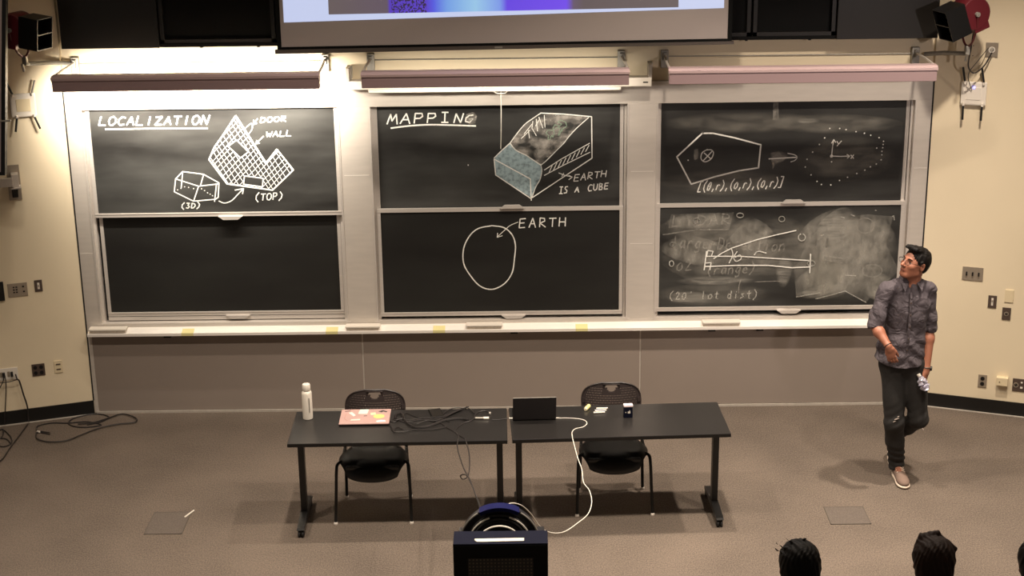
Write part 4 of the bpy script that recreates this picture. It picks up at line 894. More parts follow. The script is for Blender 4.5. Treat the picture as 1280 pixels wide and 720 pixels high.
# open laptop: lid towards the camera
t = thing('open_laptop', 'dark open laptop seen from behind on the right table', 'laptop', (.095, -2.02, ZT_), math.radians(2))
MB().bb((-.155, -.012, .0), (.155, .205, .014), .004).build('base', m_cab2, t, world=False)
R = Matrix.Rotation(math.radians(17), 3, 'X')
MB().box((0, -.045, .105), (.310, .006, .196), R, .003).build('lid', M('graphite_metal', (44, 38, 38), .4, .3), t, world=False)
MB().box((0, -.0745, .2005), (.306, .005, .003), R).build('lid_edge', m_galv, t, world=False)
MB().bb((-.13, .06, .0142), (.13, .17, .0150)).build('keyboard', m_rubber, t, world=False)
MB().box((.168, .008, .006), (.022, .010, .008), None, .002).build('plug', m_white, t, world=False)
# chalk, chalk box
a = Vector((.470, -1.862, ZT_+.013)); b = Vector((.496, -1.80, ZT_+.013))
t = thing('chalk_holder', 'stubby pale yellow cylinder lying behind the open laptop', 'chalk holder', (.483, -1.83, ZT_))
MB().cyl(a, b, .0145, n=18).build('barrel', M('pale_yellow', (236, 224, 150), .5), t, True); MB().cyl(b, b+(b-a)*.12, .0145, .010, n=18).cyl(a-(b-a)*.1, a, .010, .0145, n=18).build('end_cap', M('cream_cap', (240, 226, 190), .5), t, True)
for i, lab in enumerate(('nearest of three white chalk sticks beside the yellow cylinder', 'middle one of three white chalk sticks beside the yellow cylinder', 'farthest of three white chalk sticks beside the yellow cylinder')):
    y = -1.915+i*.038; x = .525+i*.012
    tag(MB().cyl((x, y, ZT_+.007), (x+.082, y+.006, ZT_+.007), .007, .0065, 12).build('chalk_stick', m_white, smooth=True), lab, 'chalk', 'chalk sticks on the right table')
t = thing('chalk_box', 'small dark blue box with a pale lid on the right table', 'box', (.769, -1.985, ZT_), math.radians(4))
MB().bb((-.031, -.02, 0), (.031, .02, .088), .002).build('carton', m_navy, t, world=False)
MB().bb((-.033, -.022, .084), (.033, .022, .097), .002).build('lid', M('pale_pink_card', (240, 220, 222), .5), t, world=False)
MB().bb((-.004, -.0212, .035), (.014, -.020, .05)).bb((-.022, -.0212, .04), (-.016, -.020, .046)).bb((.006, -.0212, .048), (.012, -.020, .058)).build('printed_mark', m_white, t, world=False)

# ------------------------------------------------------------ on the chalk tray and floor
for x0, x1, lab in ((-3.597, -3.285, 'pale felt eraser at the far left end of the chalk tray'), (-1.456, -1.169, 'pale felt eraser on the tray below the post between left and middle boards'),
               (-.448, -.147, 'pale felt eraser on the tray under the middle boards'), (1.520, 1.834, 'pale felt eraser on the tray under the right boards')):
    t = thing('eraser', lab, 'eraser', ((x0+x1)/2, -.05, .742), 0, 'erasers on the chalk tray')
    MB().bb((x0+.008, -.086, .755), (x1-.008, -.018, .774), .004).build('felt_pad', M('felt', (214, 202, 186), .95, noise=.12, ns=40), t)
    MB().bb((x0, -.094, .774), (x1, -.012, .788), .003).build('backing', m_white, t)
my = M('yellow_tape', (222, 212, 152), .7)
for x, lab in ((-2.773, 'yellow tape mark on the tray under the left boards, nearer the corner'), (-1.569, 'yellow tape mark on the tray just left of the first post'),
               (-.675, 'yellow tape mark on the tray left of the middle eraser'), (.513, 'yellow tape mark on the tray right of the middle eraser')):
    tag(MB().prism([(-.0968, .725), (-.0968, .7475), (-.090, .7508), (-.078, .7448), (-.035, .7662), (-.035, .7672), (-.078, .7460), (-.090, .7520), (-.0980, .7480), (-.0980, .725)], 'x', x-.05, x+.05).build('tape_mark', my), lab, 'tape', 'yellow tape marks on the chalk tray')
tag(MB().cyl((-2.47, -2.04, .008), (-2.424, -1.93, .008), .006, n=8).build('chalk_stub', m_white), 'thin pale stick lying on the carpet by the left floor box', 'chalk')
names = ('floor cord with a small loop by the left corner', 'floor cord making the widest loop by the left corner', 'dark cord coiled on the floor at the left edge', 'dark cord running forward over the floor below the outlet strip', 'short dark cord bend at the left edge of the floor')
for i, (c, l) in enumerate(zip(FLOOR_CORDS, names)): tag(MB().tube(spl([(x, y, .006+.008*(i % 2)) for x, y, z in c]), .0055, 6).build('extension_cord', m_cord, smooth=True), l, 'cord')
names = ('thick cord leaning from the outlet strip down past the baseboard', 'cord hanging straight down from the outlet strip', 'short cord swinging left from the outlet strip', 'cord running level under the outlet strip')
for i, (c, l) in enumerate(zip(WALL_CORDS, names)): tag(MB().tube(spl(c), .0065 if i == 0 else .0045, 6).build('outlet_cable', m_cord, smooth=True), l, 'cord')
tag(MB().cyl((-4.012, -.418, .012), (-3.985, -.424, .012), .009).build('plug', m_white), 'small pale plug end on the floor cords by the left corner', 'plug')

# ------------------------------------------------------------ equipment lectern in the foreground
t = thing('equipment_lectern', 'black equipment lectern with a vent grille in the lower centre foreground', 'lectern', (-.121, -4.6, 0))
x0, x1 = -.380, .138
MB().bb((x0, -4.800, .10), (x1, -4.635, 1.165), .008).build('front_housing', m_cab2, t)
MB().bb((x0+.0, -4.797, 1.163), (x1, -4.640, 1.172), .004).build('top_panel', m_navy, t)
MB().bb((x0+.01, -4.635, .10), (x1-.01, -4.20, .98), .01).build('cabinet_body', m_frame, t)
MB().bb((x0-.01, -4.81, .0), (x1+.01, -4.18, .10), .01).build('plinth', m_rubber, t)
MB().prism([(-.262, -4.760), (-.247, -4.778), (.008, -4.772), (.008, -4.738), (-.262, -4.742)], 'z', 1.172, 1.176).build('label_strip', M('cream_label', (232, 224, 206), .6), t)
vs = []; fs = []; NU, NV = 18, 16; g = MB()
for j in range(NV):
    for i in range(NU):
        cx, cz = -.300+(i+.5)*.0198, .76+(j+.5)*.0205; h = .0099; q = .0042
        b0 = len(vs); vs += [(cx+a*h, -4.8035, cz+c_*h*1.04) for a, c_ in ((-1, -1), (1, -1), (1, 1), (-1, 1))]+[(cx+a*q, -4.8035, cz+c_*q) for a, c_ in ((-1, -1), (1, -1), (1, 1), (-1, 1))]
        for k_ in range(4): fs.append((b0+k_, b0+(k_+1) % 4, b0+4+(k_+1) % 4, b0+4+k_))
g.add(vs, fs).build('vent_grille', m_frame, t)
MB().bb((-.298, -4.8025, .762), (.055, -4.800, 1.086)).build('grille_backing', M('dusty_mesh', (104, 92, 74), .8), t)
t = thing('cable_reel', 'round dark cable reel with blue rim standing on the lectern', 'cable reel', (-.130, -4.45, .98))
c = Vector((-.130, -4.44, 1.00)); 
def arc(r, a0, a1, y, n=20, sx=1.0): return [(c.x+sx*r*math.cos(a0+(a1-a0)*i/n), y, c.z+r*math.sin(a0+(a1-a0)*i/n)) for i in range(n+1)]
PI = math.pi
dm = M('dark_reel', (24, 23, 30), .35)
def half(r0, r1, y0, y1, a0=-.05, a1=PI+.05, n=28):
    o = arc(r1, a0, a1, 0, n); i_ = arc(r0, a1, a0, 0, n); mb = MB()
    P = [(p[0], p[2]) for p in o]; Q = [(p[0], p[2]) for p in i_[::-1]]
    for k_ in range(n):
        mb.prism([P[k_], P[k_+1], Q[k_+1], Q[k_]], 'y', y0, y1)
    return mb
half(.06, .222, -4.44, -4.40).build('back_flange', dm, t)
half(.206, .228, -4.47, -4.40, 1.05, PI-1.05, 12).build('blue_rim', M('blue_plastic', (14, 18, 66), .6, spec=.1), t)
MB().tube(arc(.226, -.0, 1.0, -4.46), .005).build('rim_wire', m_galv, t, True)
MB().tube(arc(.226, PI-1.0, PI, -4.46), .005).build('rim_wire', m_galv, t, True)
MB().tube(arc(.175, 1.9, 2.75, -4.47), .005).build('cable_turn_or_glint', m_cordw, t, True)  # this and the next two: highlights on the coil, built as pale tubes
MB().tube(arc(.178, .45, 1.25, -4.47), .005).build('cable_turn_or_glint', m_cordw, t, True)
MB().tube(arc(.130, .35, PI-.35, -4.50), .006).build('cable_turn_or_glint', m_cordw, t, True)
half(.0, .06, -4.47, -4.40).build('hub', dm, t)
for k_ in range(5): MB().tube(arc(.085+.022*k_, -.0, PI, -4.445-.006*(k_ % 2)), .009).build('cable_turn_or_glint', m_rubber, t, True)
# ------------------------------------------------------------ people
V3 = Vector
def head_frame(F, U):
    F = V3(F).normalized(); R = F.cross(V3(U)).normalized(); U = R.cross(F); return R, F, U
def head_prims(c, R, F, U, s=1.0):
    """a head with face; local axes R (its right), F (forward), U (up)"""
    c = V3(c); g = lambda x, y, z: c+(R*x+F*y+U*z)*s; rows = (R, F, U)
    P = [ell(g(0, -.012, .028), (.074*s, .096*s, .088*s), rows, .02), ell(g(0, .030, -.030), (.060*s, .066*s, .080*s), rows, .03),
         ell(g(0, .062, -.088), (.026*s, .022*s, .020*s), rows, .03), cap(g(-.045, .0, -.062), g(-.016, .066, -.092), .016*s, .013*s, .025), cap(g(.045, .0, -.062), g(.016, .066, -.092), .016*s, .013*s, .025),
         cap(g(-.030, .082, .030), g(.030, .082, .030), .010*s, None, .012), ell(g(-.042, .062, -.018), (.018*s, .02*s, .016*s), rows, .02), ell(g(.042, .062, -.018), (.018*s, .02*s, .016*s), rows, .02),
         ell(g(-.032, .094, .008), (.017*s, .013*s, .010*s), rows, .008, True), ell(g(.032, .094, .008), (.017*s, .013*s, .010*s), rows, .008, True),
         cap(g(0, .088, .018), g(0, .116, -.022), .008*s, .012*s, .012), ell(g(-.012, .100, -.026), (.008*s, .010*s, .007*s), rows, .006), ell(g(.012, .100, -.026), (.008*s, .010*s, .007*s), rows, .006),
         ell(g(0, .086, -.052), (.024*s, .011*s, .0065*s), rows, .006), ell(g(0, .084, -.064), (.020*s, .011*s, .007*s), rows, .006), ell(g(0, .094, -.058), (.022*s, .006*s, .0015*s), rows, .002, True)]
    for q in (-1, 1):
        P += [ell(g(q*.078, -.008, -.002), (.008*s, .019*s, .032*s), rows, .008), ell(g(q*.084, -.002, .0), (.004*s, .010*s, .018*s), rows, .004, True)]
    return P, g
def hand_prims(wr, d, n, side, curl, s=1.0, spread=.05):
    """palm + four unequal fingers + thumb; d = direction of the fingers, n = back-of-hand normal, side = thumb side vector sign"""
    d = V3(d).normalized(); n = V3(n); n = (n-d*n.dot(d)).normalized(); a = d.cross(n).normalized()*side   # a points to the thumb side
    wr = V3(wr); P = [cap(wr, wr+d*.03*s, .024*s, .026*s, .02)]
    rows = (a, d, n)
    P += [ell(wr+d*.060*s, (.041*s, .050*s, .015*s), rows, .015)]
    for i, (off, L, r) in enumerate(((.030, .070, .0088), (.010, .079, .0092), (-.011, .073, .0088), (-.030, .056, .0078))):
        p = wr+d*.096*s+a*off*s; dd = (d+a*off*spread*10).normalized(); ang = 0; nn = n
        for f, seg in enumerate((.44, .31, .25)):
            ang += curl*(.55, 1.0, .8)[f]*(1+.10*i)
            v = dd*math.cos(ang)-nn*math.sin(ang); q = p+v*L*seg*s
            P.append(cap(p, q, r*s*(1-.06*f), r*s*(.94-.08*f), .006)); p = q
    t0 = wr+d*.028*s+a*.026*s; t1 = t0+(a*.38+d*.9-n*.35).normalized()*.038*s; t2 = t1+(a*.10+d*.95-n*.50).normalized()*.034*s; t3 = t2+(d*.9-n*.5-a*.05).normalized()*.026*s
    P += [cap(t0, t1, .0155*s, .0115*s, .012), cap(t1, t2, .011*s, .0098*s, .005), cap(t2, t3, .0098*s, .008*s, .005)]
    return P
def wrinkle(amp, f=1.0, seed=0):
    r = random.Random(seed); W = [(V3((r.uniform(-1, 1), r.uniform(-1, 1), r.uniform(-1, 1)))*f*r.uniform(18, 46), r.uniform(0, 6), r.uniform(.4, 1)) for _ in range(7)]
    def post(D, X, Y, Z):
        a = 0
        for v, ph, k in W[:4]: a = a+k*np.sin(v.x*X+v.y*Y+v.z*Z+ph+1.3*np.sin(v.z*.6*X-v.x*.5*Z))
        return D-amp*a*(1-.0*X)/2
    return post

# ---- the standing man
pm = thing('person', 'man in grey shirt and black jeans standing at the right, looking up at the boards', 'person', (2.87, -1.5, 0))
sR, sL = V3((2.680, -1.555, 1.545)), V3((2.995, -1.500, 1.525))
eR, eL = V3((2.590, -1.600, 1.285)), V3((3.030, -1.480, 1.225))
wR, wL = V3((2.672, -1.735, 1.165)), V3((3.004, -1.575, .925))
hR, hL = V3((2.765, -1.53, .93)), V3((2.915, -1.515, .93))
kR, kL = V3((2.790, -1.575, .500)), V3((2.975, -1.560, .520))
aR, aL = V3((2.860, -1.445, .105)), V3((2.905, -1.150, .215))
R, F, U = head_frame((-.84, -.48, .26), (.26, .0, .97)); HC = V3((2.868, -1.560, 1.737))
HP, hg = head_prims(HC, R, F, U, 1.02)
nb = V3((2.862, -1.510, 1.565))
dR = (V3((.10, -.02, -.16))).normalized(); dL = V3((-.03, -.035, -.12)).normalized()
B = HP+[cap(hg(0, -.035, -.06), nb, .054, .060, .03), cap(nb, V3((2.85, -1.51, 1.45)), .055, .075, .03),
     ell((2.845, -1.51, 1.36), (.128, .078, .17), None, .03), ell((2.835, -1.51, 1.12), (.115, .078, .20), None, .05), ell((2.84, -1.515, .97), (.145, .095, .12), None, .05),
     cap(nb+V3((0, 0, -.03)), sR, .036, .034, .02), cap(nb+V3((0, 0, -.03)), sL, .036, .034, .02),
     cap(sR, eR, .036, .036, .02), cap(sL, eL, .036, .036, .02),
     cap(eR, eR.lerp(wR, .35), .037, .040, .02), cap(eR.lerp(wR, .35), wR, .040, .0245, .02), cap(eL, eL.lerp(wL, .3), .037, .041, .02), cap(eL.lerp(wL, .3), wL, .041, .026, .02),
     cap(hR, kR, .080, .050, .05), cap(hL, kL, .080, .050, .05), cap(kR, kR.lerp(aR, .4)+V3((0, .015, 0)), .048, .050, .03), cap(kR.lerp(aR, .4), aR, .050, .033, .03), cap(kL, kL.lerp(aL, .4), .048, .050, .03), cap(kL.lerp(aL, .4), aL, .050, .033, .03),
     cap(aR, (2.866, -1.40, .05), .032, .03, .02), cap(aR, (2.876, -1.60, .045), .03, .024, .03), cap(aL, (2.89, -1.24, .07), .03, .022, .03)]
B += hand_prims(wR, (.30, -.03, -.95), (-.35, -.92, -.05), -1, .42, .95, .02)
B += hand_prims(wL, (-.05, -.06, -.25), (.75, -.60, .1), -1, .62, 1.0)
sdf_mesh('body', B, .0042, m_skin, pm)
# hair: cap of the skull minus the face, with a swept fringe
r3 = (R, F, U); hp = [ell(hg(0, -.020, .040), (.084, .103, .088), r3, .02), ell(hg(0, -.055, .005), (.076, .060, .078), r3, .02), ell(hg(0, .045, .105), (.058, .050, .024), r3, .02),
      cap(hg(-.03, .075, .108), hg(.03, .088, .112), .016, .013, .02), cap(hg(.02, .088, .108), hg(.03, .108, .104), .010, .005, .015), cap(hg(-.076, .015, .03), hg(-.076, .018, .0), .010, .007, .01), cap(hg(.076, .015, .03), hg(.076, .018, .0), .010, .007, .01),
      ell(hg(0, .105, .005), (.080, .062, .075), r3, .012, True), ell(hg(0, .06, -.085), (.09, .10, .075), r3, .015, True), ell(hg(.088, .004, -.012), (.022, .024, .036), r3, .008, True), ell(hg(-.088, .004, -.012), (.022, .024, .036), r3, .008, True)]
def strands(D, X, Y, Z):
    a = X*R.x+Y*R.y+Z*R.z; f = X*F.x+Y*F.y+Z*F.z
    return D-.0014*np.sin(a*420+3*np.sin(f*60))-.0012*np.sin(f*130+a*90)
sdf_mesh('hair', hp, .0036, m_hair, pm, strands)
for q in (-1, 1):
    MB().tube([hg(q*.014, .093, .027), hg(q*.032, .094, .034), hg(q*.050, .080, .029)], [.003, .0042, .0022]).build('eyebrow', m_hair, pm, True)
    e_ = MB().lathe(hg(q*.031, .070, .008), [(.0, -.012), (.007, -.0098), (.0115, -.003), (.0115, .003), (.007, .0098), (.0, .012)], 12, F).build('eye', M('eye_white', (150, 132, 124), .4), pm, True)
    MB().cyl(hg(q*.031, .080, .009), hg(q*.031, .0835, .009), .0055).build('iris', m_hole, e_, True)
MB().tube([hg(-.022, .093, -.058), hg(-.008, .1015, -.055), hg(.008, .1015, -.055), hg(.022, .093, -.058)], .0035).build('lips', m_skin2, pm, True)
# stubble shadow is hair: thin beard shell along jaw
gl = MB()
for q in (-1, 1):
    lens = [hg(q*.034+.024*math.cos(a), .108-.004*abs(math.cos(a)), .006+.017*math.sin(a)) for a in [i*math.pi/8 for i in range(16)]]
    gl.tube(lens, .0015, 6, True); gl.tube([hg(q*.058, .104, .012), hg(q*.076, .06, .012), hg(q*.082, .0, .008), hg(q*.082, -.02, -.006)], .0019, 6)
gl.tube([hg(-.011, .108, .010), hg(0, .114, .014), hg(.011, .108, .010)], .0018, 6)
gl.build('glasses', m_frame, pm, True)
# shirt
def shirt_post(D, X, Y, Z):
    w1 = wrinkle(.0045, 2.0, 8)(wrinkle(.008, .9, 4)(D, X, Y, Z), X, Y, Z)
    fold = .006*np.sin(60*(Z+.7*np.abs(X-2.84))+3*np.sin(9*X))*np.clip((1.35-Z)/.3, 0, 1)
    hem = .955+.035*np.cos((X-2.83)*17)**2*0+.03*((X-2.83)/.17)**2
    return np.maximum(w1-fold, hem-Z)
e2R = sR.lerp(eR, 1.02); e2L = sL.lerp(eL, 1.0)
SH = [ell((2.850, -1.51, 1.40), (.168, .118, .18), None, .06), ell((2.842, -1.51, 1.20), (.152, .118, .25), None, .06), ell((2.815, -1.515, 1.02), (.178, .132, .20), None, .06),
      ell((2.80, -1.53, .96), (.175, .135, .10), None, .05),
      cap(V3((2.855, -1.505, 1.545)), sR+V3((0, 0, .0)), .068, .056, .04), cap(V3((2.86, -1.505, 1.545)), sL, .068, .056, .04),
      cap(sR, e2R, .060, .050, .015), cap(sL, e2L, .060, .052, .015),
      cap(e2R.lerp(sR, .16), e2R.lerp(sR, .0), .058, .055, .004), cap(e2L.lerp(sL, .16), e2L, .062, .059, .004), cap(e2L.lerp(sL, .32), e2L.lerp(sL, .26), .063, .062, .008), cap(e2R.lerp(sR, .30), e2R.lerp(sR, .24), .061, .060, .008),
      cap(e2R+(eR-sR).normalized()*.03, e2R+(wR-eR)*1.0, .052, .05, .004, True), cap(e2L+(eL-sL).normalized()*.045, wL, .055, .05, .004, True),
      cap(hg(0, -.03, -.05), V3((2.862, -1.515, 1.60)), .062, .058, .01, True), ell((2.835, -1.625, 1.575), (.030, .06, .065), None, .01, True)]
st = sdf_mesh('shirt', SH, .005, m_shirt, pm, shirt_post)
# collar
cc = V3((2.856, -1.512, 1.60)); cp = []
for i in range(15):
    a = math.radians(-62+i*(304/14)); cp.append(cc+V3((math.cos(a+math.pi/2*0)*0, 0, 0))+V3((math.sin(math.radians(180)+a-math.radians(-90)*0)*0, 0, 0)))
ring_ = [cc+V3((.068*math.sin(a), -.070*math.cos(a), .012-.030*max(0, math.cos(a)))) for a in [math.radians(28+i*304/16) for i in range(17)]]
MB().tube(ring_, [.008]+[.013]*15+[.008], 8).build('collar', m_shirt, st, True)
for q, s0 in ((ring_[0], 1), (ring_[-1], -1)):
    MB().prism([(0, 0), (.045, -.02), (.012, -.062)], 'z', 0, .006).v
    a = q+V3((0, -.012, .006)); b = q+V3((s0*.050, -.012, .012)); c = q+V3((s0*.030, -.050, -.045)); n = V3((0, -.006, .002))
    MB().add([a, b, c, a+n, b+n, c+n], [(0, 1, 2), (3, 5, 4), (0, 3, 4, 1), (1, 4, 5, 2), (2, 5, 3, 0)]).build('collar_point', m_shirt, st)
def front_y(z): # front surface of shirt, matches the ellipsoids roughly
    return -1.512-.125*math.sqrt(max(0, 1-((z-1.25)/.42)**2))-.012
MB().tube([V3((2.842-.02*(1.5-z), front_y(z), z)) for z in (1.53, 1.47, 1.40, 1.30, 1.2, 1.1, 1.02, .99)], [.010]*8, 6).build('placket', m_shirt, st, True)
for z in (1.46, 1.37, 1.28, 1.19, 1.10): MB().cyl((2.842-.02*(1.5-z), front_y(z)-.008, z), (2.842-.02*(1.5-z), front_y(z)-.0125, z), .0055, n=10).build('button', m_brown, st)
MB().cyl(e2L+V3((-.045, -.045, .02)), e2L+V3((-.048, -.055, .02)), .008, n=10).build('button', m_white, st)
# trousers
kk = kR.lerp(aR, .45)+V3((0, .012, 0)); lk = kL.lerp(aL, .45)
TRP = [ell((2.838, -1.515, .965), (.160, .108, .10), None, .05), ell((2.84, -1.48, .92), (.150, .11, .10), None, .05), cap(hR+V3((0, 0, .0)), kR, .098, .070, .04), cap(hL, kL, .098, .070, .04),
       cap(kR, kk, .069, .066, .03), cap(kk, aR+V3((0, 0, .02)), .066, .054, .03), cap(aR+V3((0, 0, .035)), aR+V3((0, -.012, -.008)), .056, .058, .01), cap(kL, lk, .069, .066, .03), cap(lk, aL.lerp(lk, .1), .066, .054, .03),
       cap(aR+V3((0, -.01, -.055)), aR+V3((0, -.03, -.10)), .055, .05, .004, True)]
def tp(D, X, Y, Z):
    D = wrinkle(.006, .8, 9)(D, X, Y, Z); low = np.exp(-((Z-.17)/.10)**2); return D-.005*low*np.sin(115*Z+20*X)-.0018*np.exp(-((Z-.52)/.12)**2)*np.sin(90*Z-60*X)
tz = sdf_mesh('trousers', TRP, .006, m_jean, pm, tp)
m_rip = M('frayed_denim', (150, 138, 130), .9, noise=.3, ns=90)
for p, d_ in ((V3((2.790, -1.650, .555)), (.040, .010, .005)), (V3((2.775, -1.648, .535)), (.026, .010, .004)), (V3((2.800, -1.652, .575)), (.016, .010, .004)), (V3((2.995, -1.63, .46)), (.012, .01, .012))):
    MB().lathe(p, [(.001, -d_[0]/2), (d_[2], -d_[0]/4), (d_[2], d_[0]/4), (.001, d_[0]/2)], 8, (1, 0, .35)).build('frayed_rip', m_rip, tz, True)
# shoes
def shoe(heel, toe, lift, nm='shoe'):
    heel = V3(heel); toe = V3(toe); d = (toe-heel); L = d.length; d.normalize(); up = V3((0, 0, 1)); up = (up-d*up.dot(d)).normalized(); sx = d.cross(up).normalized(); rows = (sx, d, up)
    g = lambda x, y, z: heel+sx*x+d*y*L+up*z
    def clip(zc, above=True):
        def f(D, X, Y, Z):
            q = (X-heel.x)*up.x+(Y-heel.y)*up.y+(Z-heel.z)*up.z-zc; return np.maximum(D, -q if above else q)
        return f
    P = [ell(g(0, .20, .055), (.036, .060, .052), rows, .03), ell(g(.002, .50, .045), (.043, .090, .044), rows, .03), ell(g(.004, .76, .036), (.046, .070, .034), rows, .03), cap(g(0, .20, .08), g(0, .17, .125), .040, .042, .03), cap(g(0, .19, .11), g(0, .17, .17), .034, .036, .006, True)]
    u = sdf_mesh(nm, P, .0045, m_shoe, pm, clip(.022))
    S_ = [ell(g(0, .20, .018), (.044, .062, .028), rows, .03), ell(g(.002, .50, .016), (.045, .090, .024), rows, .03), ell(g(.004, .76, .016), (.051, .074, .022), rows, .03)]
    def cs(D, X, Y, Z):
        q = (X-heel.x)*up.x+(Y-heel.y)*up.y+(Z-heel.z)*up.z; return np.maximum(np.maximum(D, q-.028), -q)
    sdf_mesh('sole', S_, .0045, m_sole, u, cs)
    for i in range(4):
        y = .34+.07*i; zz = .108-.009*i; MB().tube([g(-.030, y, zz-.016), g(-.010, y+.02, zz+.001), g(.012, y, zz+.001), g(.031, y+.02, zz-.016)], .0042, 6).build('lace', m_sole, u, True)
    return u
shoe((2.868, -1.395, 0), (2.882, -1.700, 0), 0); shoe((2.905, -1.075, .135), (2.885, -1.335, .004), 0)
# watch and bracelet
d_ = (wL-eL).normalized(); q = wL-d_*.005
MB().tube([q+(d_.orthogonal().normalized()*math.cos(a)+d_.cross(d_.orthogonal().normalized())*math.sin(a))*.029 for a in [i*math.pi/9 for i in range(18)]], .0065, 8, True).build('watch_band', m_brown, pm, True)
MB().cyl(q+V3((.024, -.012, .0)), q+V3((.036, -.017, 0)), .017).build('watch_case', m_hole, pm, True)
d_ = (wR-eR).normalized(); q = wR-d_*.002
MB().tube([q+(d_.orthogonal().normalized()*math.cos(a)+d_.cross(d_.orthogonal().normalized())*math.sin(a))*.0285 for a in [i*math.pi/9 for i in range(18)]], .004, 8, True).build('bracelet', m_hole, pm, True)
# what he holds: a crumpled clear bottle
hc = wL+dL*.095+V3((-.012, -.040, 0))
cl = M('clear_plastic', (214, 210, 226), .12, spec=.8, coat=.5); cl.node_tree.nodes['Principled BSDF'].inputs['Transmission Weight'].default_value = .55
t = thing('plastic_bottle', 'crumpled clear plastic bottle held in the standing man\'s lowered hand', 'bottle', hc)
ax = V3((.45, -.15, -.80)).normalized(); x_ = ax.orthogonal().normalized(); y_ = ax.cross(x_); vs = []; fs = []; rr = random.Random(5)
for j in range(13):
    for i in range(12):
        r_ = (.012, .013, .018, .026, .028, .024, .029, .025, .028, .030, .026, .028, .016)[j]**.95*(1+rr.uniform(-.28, .22)); a = i*math.pi/6; vs.append(hc+ax*(-.060+.0100*j)+(x_*math.cos(a)+y_*math.sin(a))*r_)
fs = [(j*12+i, j*12+(i+1) % 12, (j+1)*12+(i+1) % 12, (j+1)*12+i) for j in range(12) for i in range(12)]+[tuple(range(12)), tuple(range(144, 156))]
MB().add(vs, fs).build('body', cl, t)
MB().cyl(hc-ax*.076, hc-ax*.058, .014).build('cap', m_white, t, True)
MB().cyl(hc+ax*.012, hc+ax*.034, .0285, n=12, caps=False).build('label_band', M('lilac_label', (150, 146, 190), .4), t)

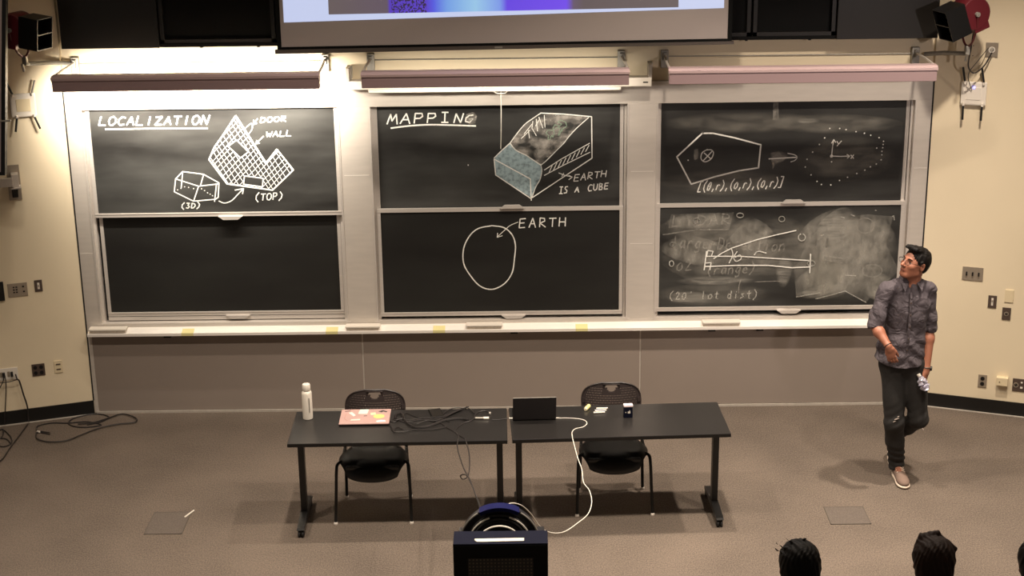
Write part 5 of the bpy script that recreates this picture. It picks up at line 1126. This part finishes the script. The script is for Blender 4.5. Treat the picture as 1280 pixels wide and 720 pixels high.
# ---- the audience: seated, seen from behind
def seated(label, hc, hairmat, shirtcol, lean=0, tuft=None, seat_label='', turn=0, hs=1.0, pre=None):
    hx, hy, hz = hc; fz = .80
    Rr, Ff, Uu = head_frame((math.sin(turn), 1, -.12), (lean, .1, 1)); c = V3(hc)
    P, g = head_prims(c, Rr, Ff, Uu, hs)
    root = thing('person', label, 'person', (hx, hy-.05, fz))
    nk = c+V3((0, -.03, -.16)); sh = c.z-.27; ms = M('shirt_cloth', shirtcol, .85, noise=.08, ns=60)
    pel = V3((hx, hy-.10, fz+.50)); P += [cap(g(0, -.03, -.06), nk, .055, .058, .03), ell((hx, hy-.05, sh-.12), (.16, .10, .20), None, .05), cap((hx, hy-.08, sh-.2), pel, .12, .12, .05)]
    for q in (-1, 1):
        s_ = V3((hx+q*.160, hy-.04, sh)); e_ = V3((hx+q*.190, hy+.06, sh-.27)); w_ = V3((hx+q*.14, hy+.30, sh-.30)); kn = V3((hx+q*.12, hy+.36, fz+.50)); an = V3((hx+q*.12, hy+.38, fz+.09))
        P += [cap(nk+V3((0, 0, -.06)), s_, .05, .05, .04), cap(s_, e_, .048, .038, .03), cap(e_, w_, .038, .026, .02), cap(pel+V3((q*.09, 0, 0)), kn, .085, .055, .04), cap(kn, an, .052, .035, .03), cap(an, an+V3((0, .13, -.05)), .035, .028, .02)]
        P += hand_prims(w_, (-q*.2, .8, -.2), (0, .2, 1), -q, .3)
    sdf_mesh('body', P, .008, m_skin, root)
    rows = (Rr, Ff, Uu)
    hp = [ell(g(0, -.020, .036), (.089*hs, .108*hs, .093*hs), rows, .02), ell(g(0, -.05, -.02), (.078*hs, .07*hs, .085*hs), rows, .03), ell(g(0, .11, -.03), (.085, .06, .09), rows, .012, True)]
    hp += [ell(g(q*.095, .004, -.02), (.024, .024, .036), rows, .008, True) for q in (-1, 1)]
    for a, b, r0, r1 in (tuft or []): hp.append(cap(g(*a), g(*b), r0, r1, .008))
    def st_(D, X, Y, Z):
        a = X*Rr.x+Y*Rr.y; f = Y+Z*.6; return D-.0016*np.sin(a*330+5*np.sin(f*38))-.0014*np.sin(f*90+a*170)
    sdf_mesh('hair', hp, .0045, hairmat, root, st_)
    S_ = [ell((hx, hy-.05, sh-.10), (.195, .125, .19), None, .05), cap((hx, hy-.07, sh-.2), pel+V3((0, 0, .05)), .155, .16, .05)]
    for q in (-1, 1):
        s_ = V3((hx+q*.160, hy-.04, sh)); e_ = V3((hx+q*.190, hy+.06, sh-.27)); w_ = V3((hx+q*.14, hy+.30, sh-.30))
        S_ += [cap(nk+V3((0, 0, -.07)), s_, .066, .066, .04), cap(s_, e_, .066, .054, .03), cap(e_, e_.lerp(w_, .85), .052, .042, .02)]
    S_.append(cap(nk+V3((0, 0, .02)), nk+V3((0, 0, .12)), .064, .064, .01, True)); sdf_mesh('shirt', S_, .010, ms, root, wrinkle(.003, .8, 2))
    T_ = [ell(pel, (.175, .15, .11), None, .05)]
    for q in (-1, 1):
        kn = V3((hx+q*.12, hy+.36, fz+.50)); an = V3((hx+q*.12, hy+.38, fz+.09)); T_ += [cap(pel+V3((q*.09, 0, 0)), kn, .10, .075, .04), cap(kn, an+V3((0, 0, .04)), .073, .056, .03)]
        MB().box(an+V3((0, .06, -.05)), (.095, .29, .08), None, .03).build('shoe', m_frame, root, True)
    sdf_mesh('trousers', T_, .010, m_jean, root, wrinkle(.003, .8, 3))
    s = thing('auditorium_seat', seat_label, 'seat', (hx, hy-.1, fz), 0, 'auditorium seats of the audience')
    MB().bb((hx-.215, hy-.32, fz+.33), (hx+.215, hy+.20, fz+.395), .02).build('seat', m_black, s)
    MB().box((hx, hy-.37, fz+.60), (.43, .05, .42), Matrix.Rotation(.12, 3, 'X'), .02).build('backrest', m_black, s)
    MB().bb((hx-.04, hy-.22, fz), (hx+.04, hy-.12, fz+.33)).build('pedestal', m_frame, s)
    return root
seated('dark-haired head seen from behind at the lower right, the left one with a stray lock', (1.182, -6.50, 1.915), m_hair, (60, 58, 62), .0,
       [((-.055, -.03, .085), (-.105, -.04, .125), .006, .0015), ((-.065, -.03, .07), (-.115, -.02, .095), .005, .001), ((-.03, -.03, .115), (-.065, -.03, .142), .006, .002), ((.0, -.02, .12), (.02, -.02, .134), .012, .006)], 'seat under the left one of the foreground heads')
seated('brown-haired head seen from behind, the middle one with a raised parting', (1.755, -6.50, 1.930), m_hairb, (168, 166, 168), .0,
       [((-.04, .0, .10), (.01, .0, .125), .032, .020), ((.0, .0, .118), (.035, -.01, .095), .016, .010), ((.045, -.01, .09), (.08, -.02, .07), .022, .016), ((.0, -.01, .125), (.006, -.01, .148), .007, .002)], 'seat under the middle one of the foreground heads', .12)
seated('dark-haired head mostly cut off by the lower right corner', (2.205, -6.50, 1.91), m_hair, (70, 70, 76), .0, None, 'seat under the foreground head at the right corner')
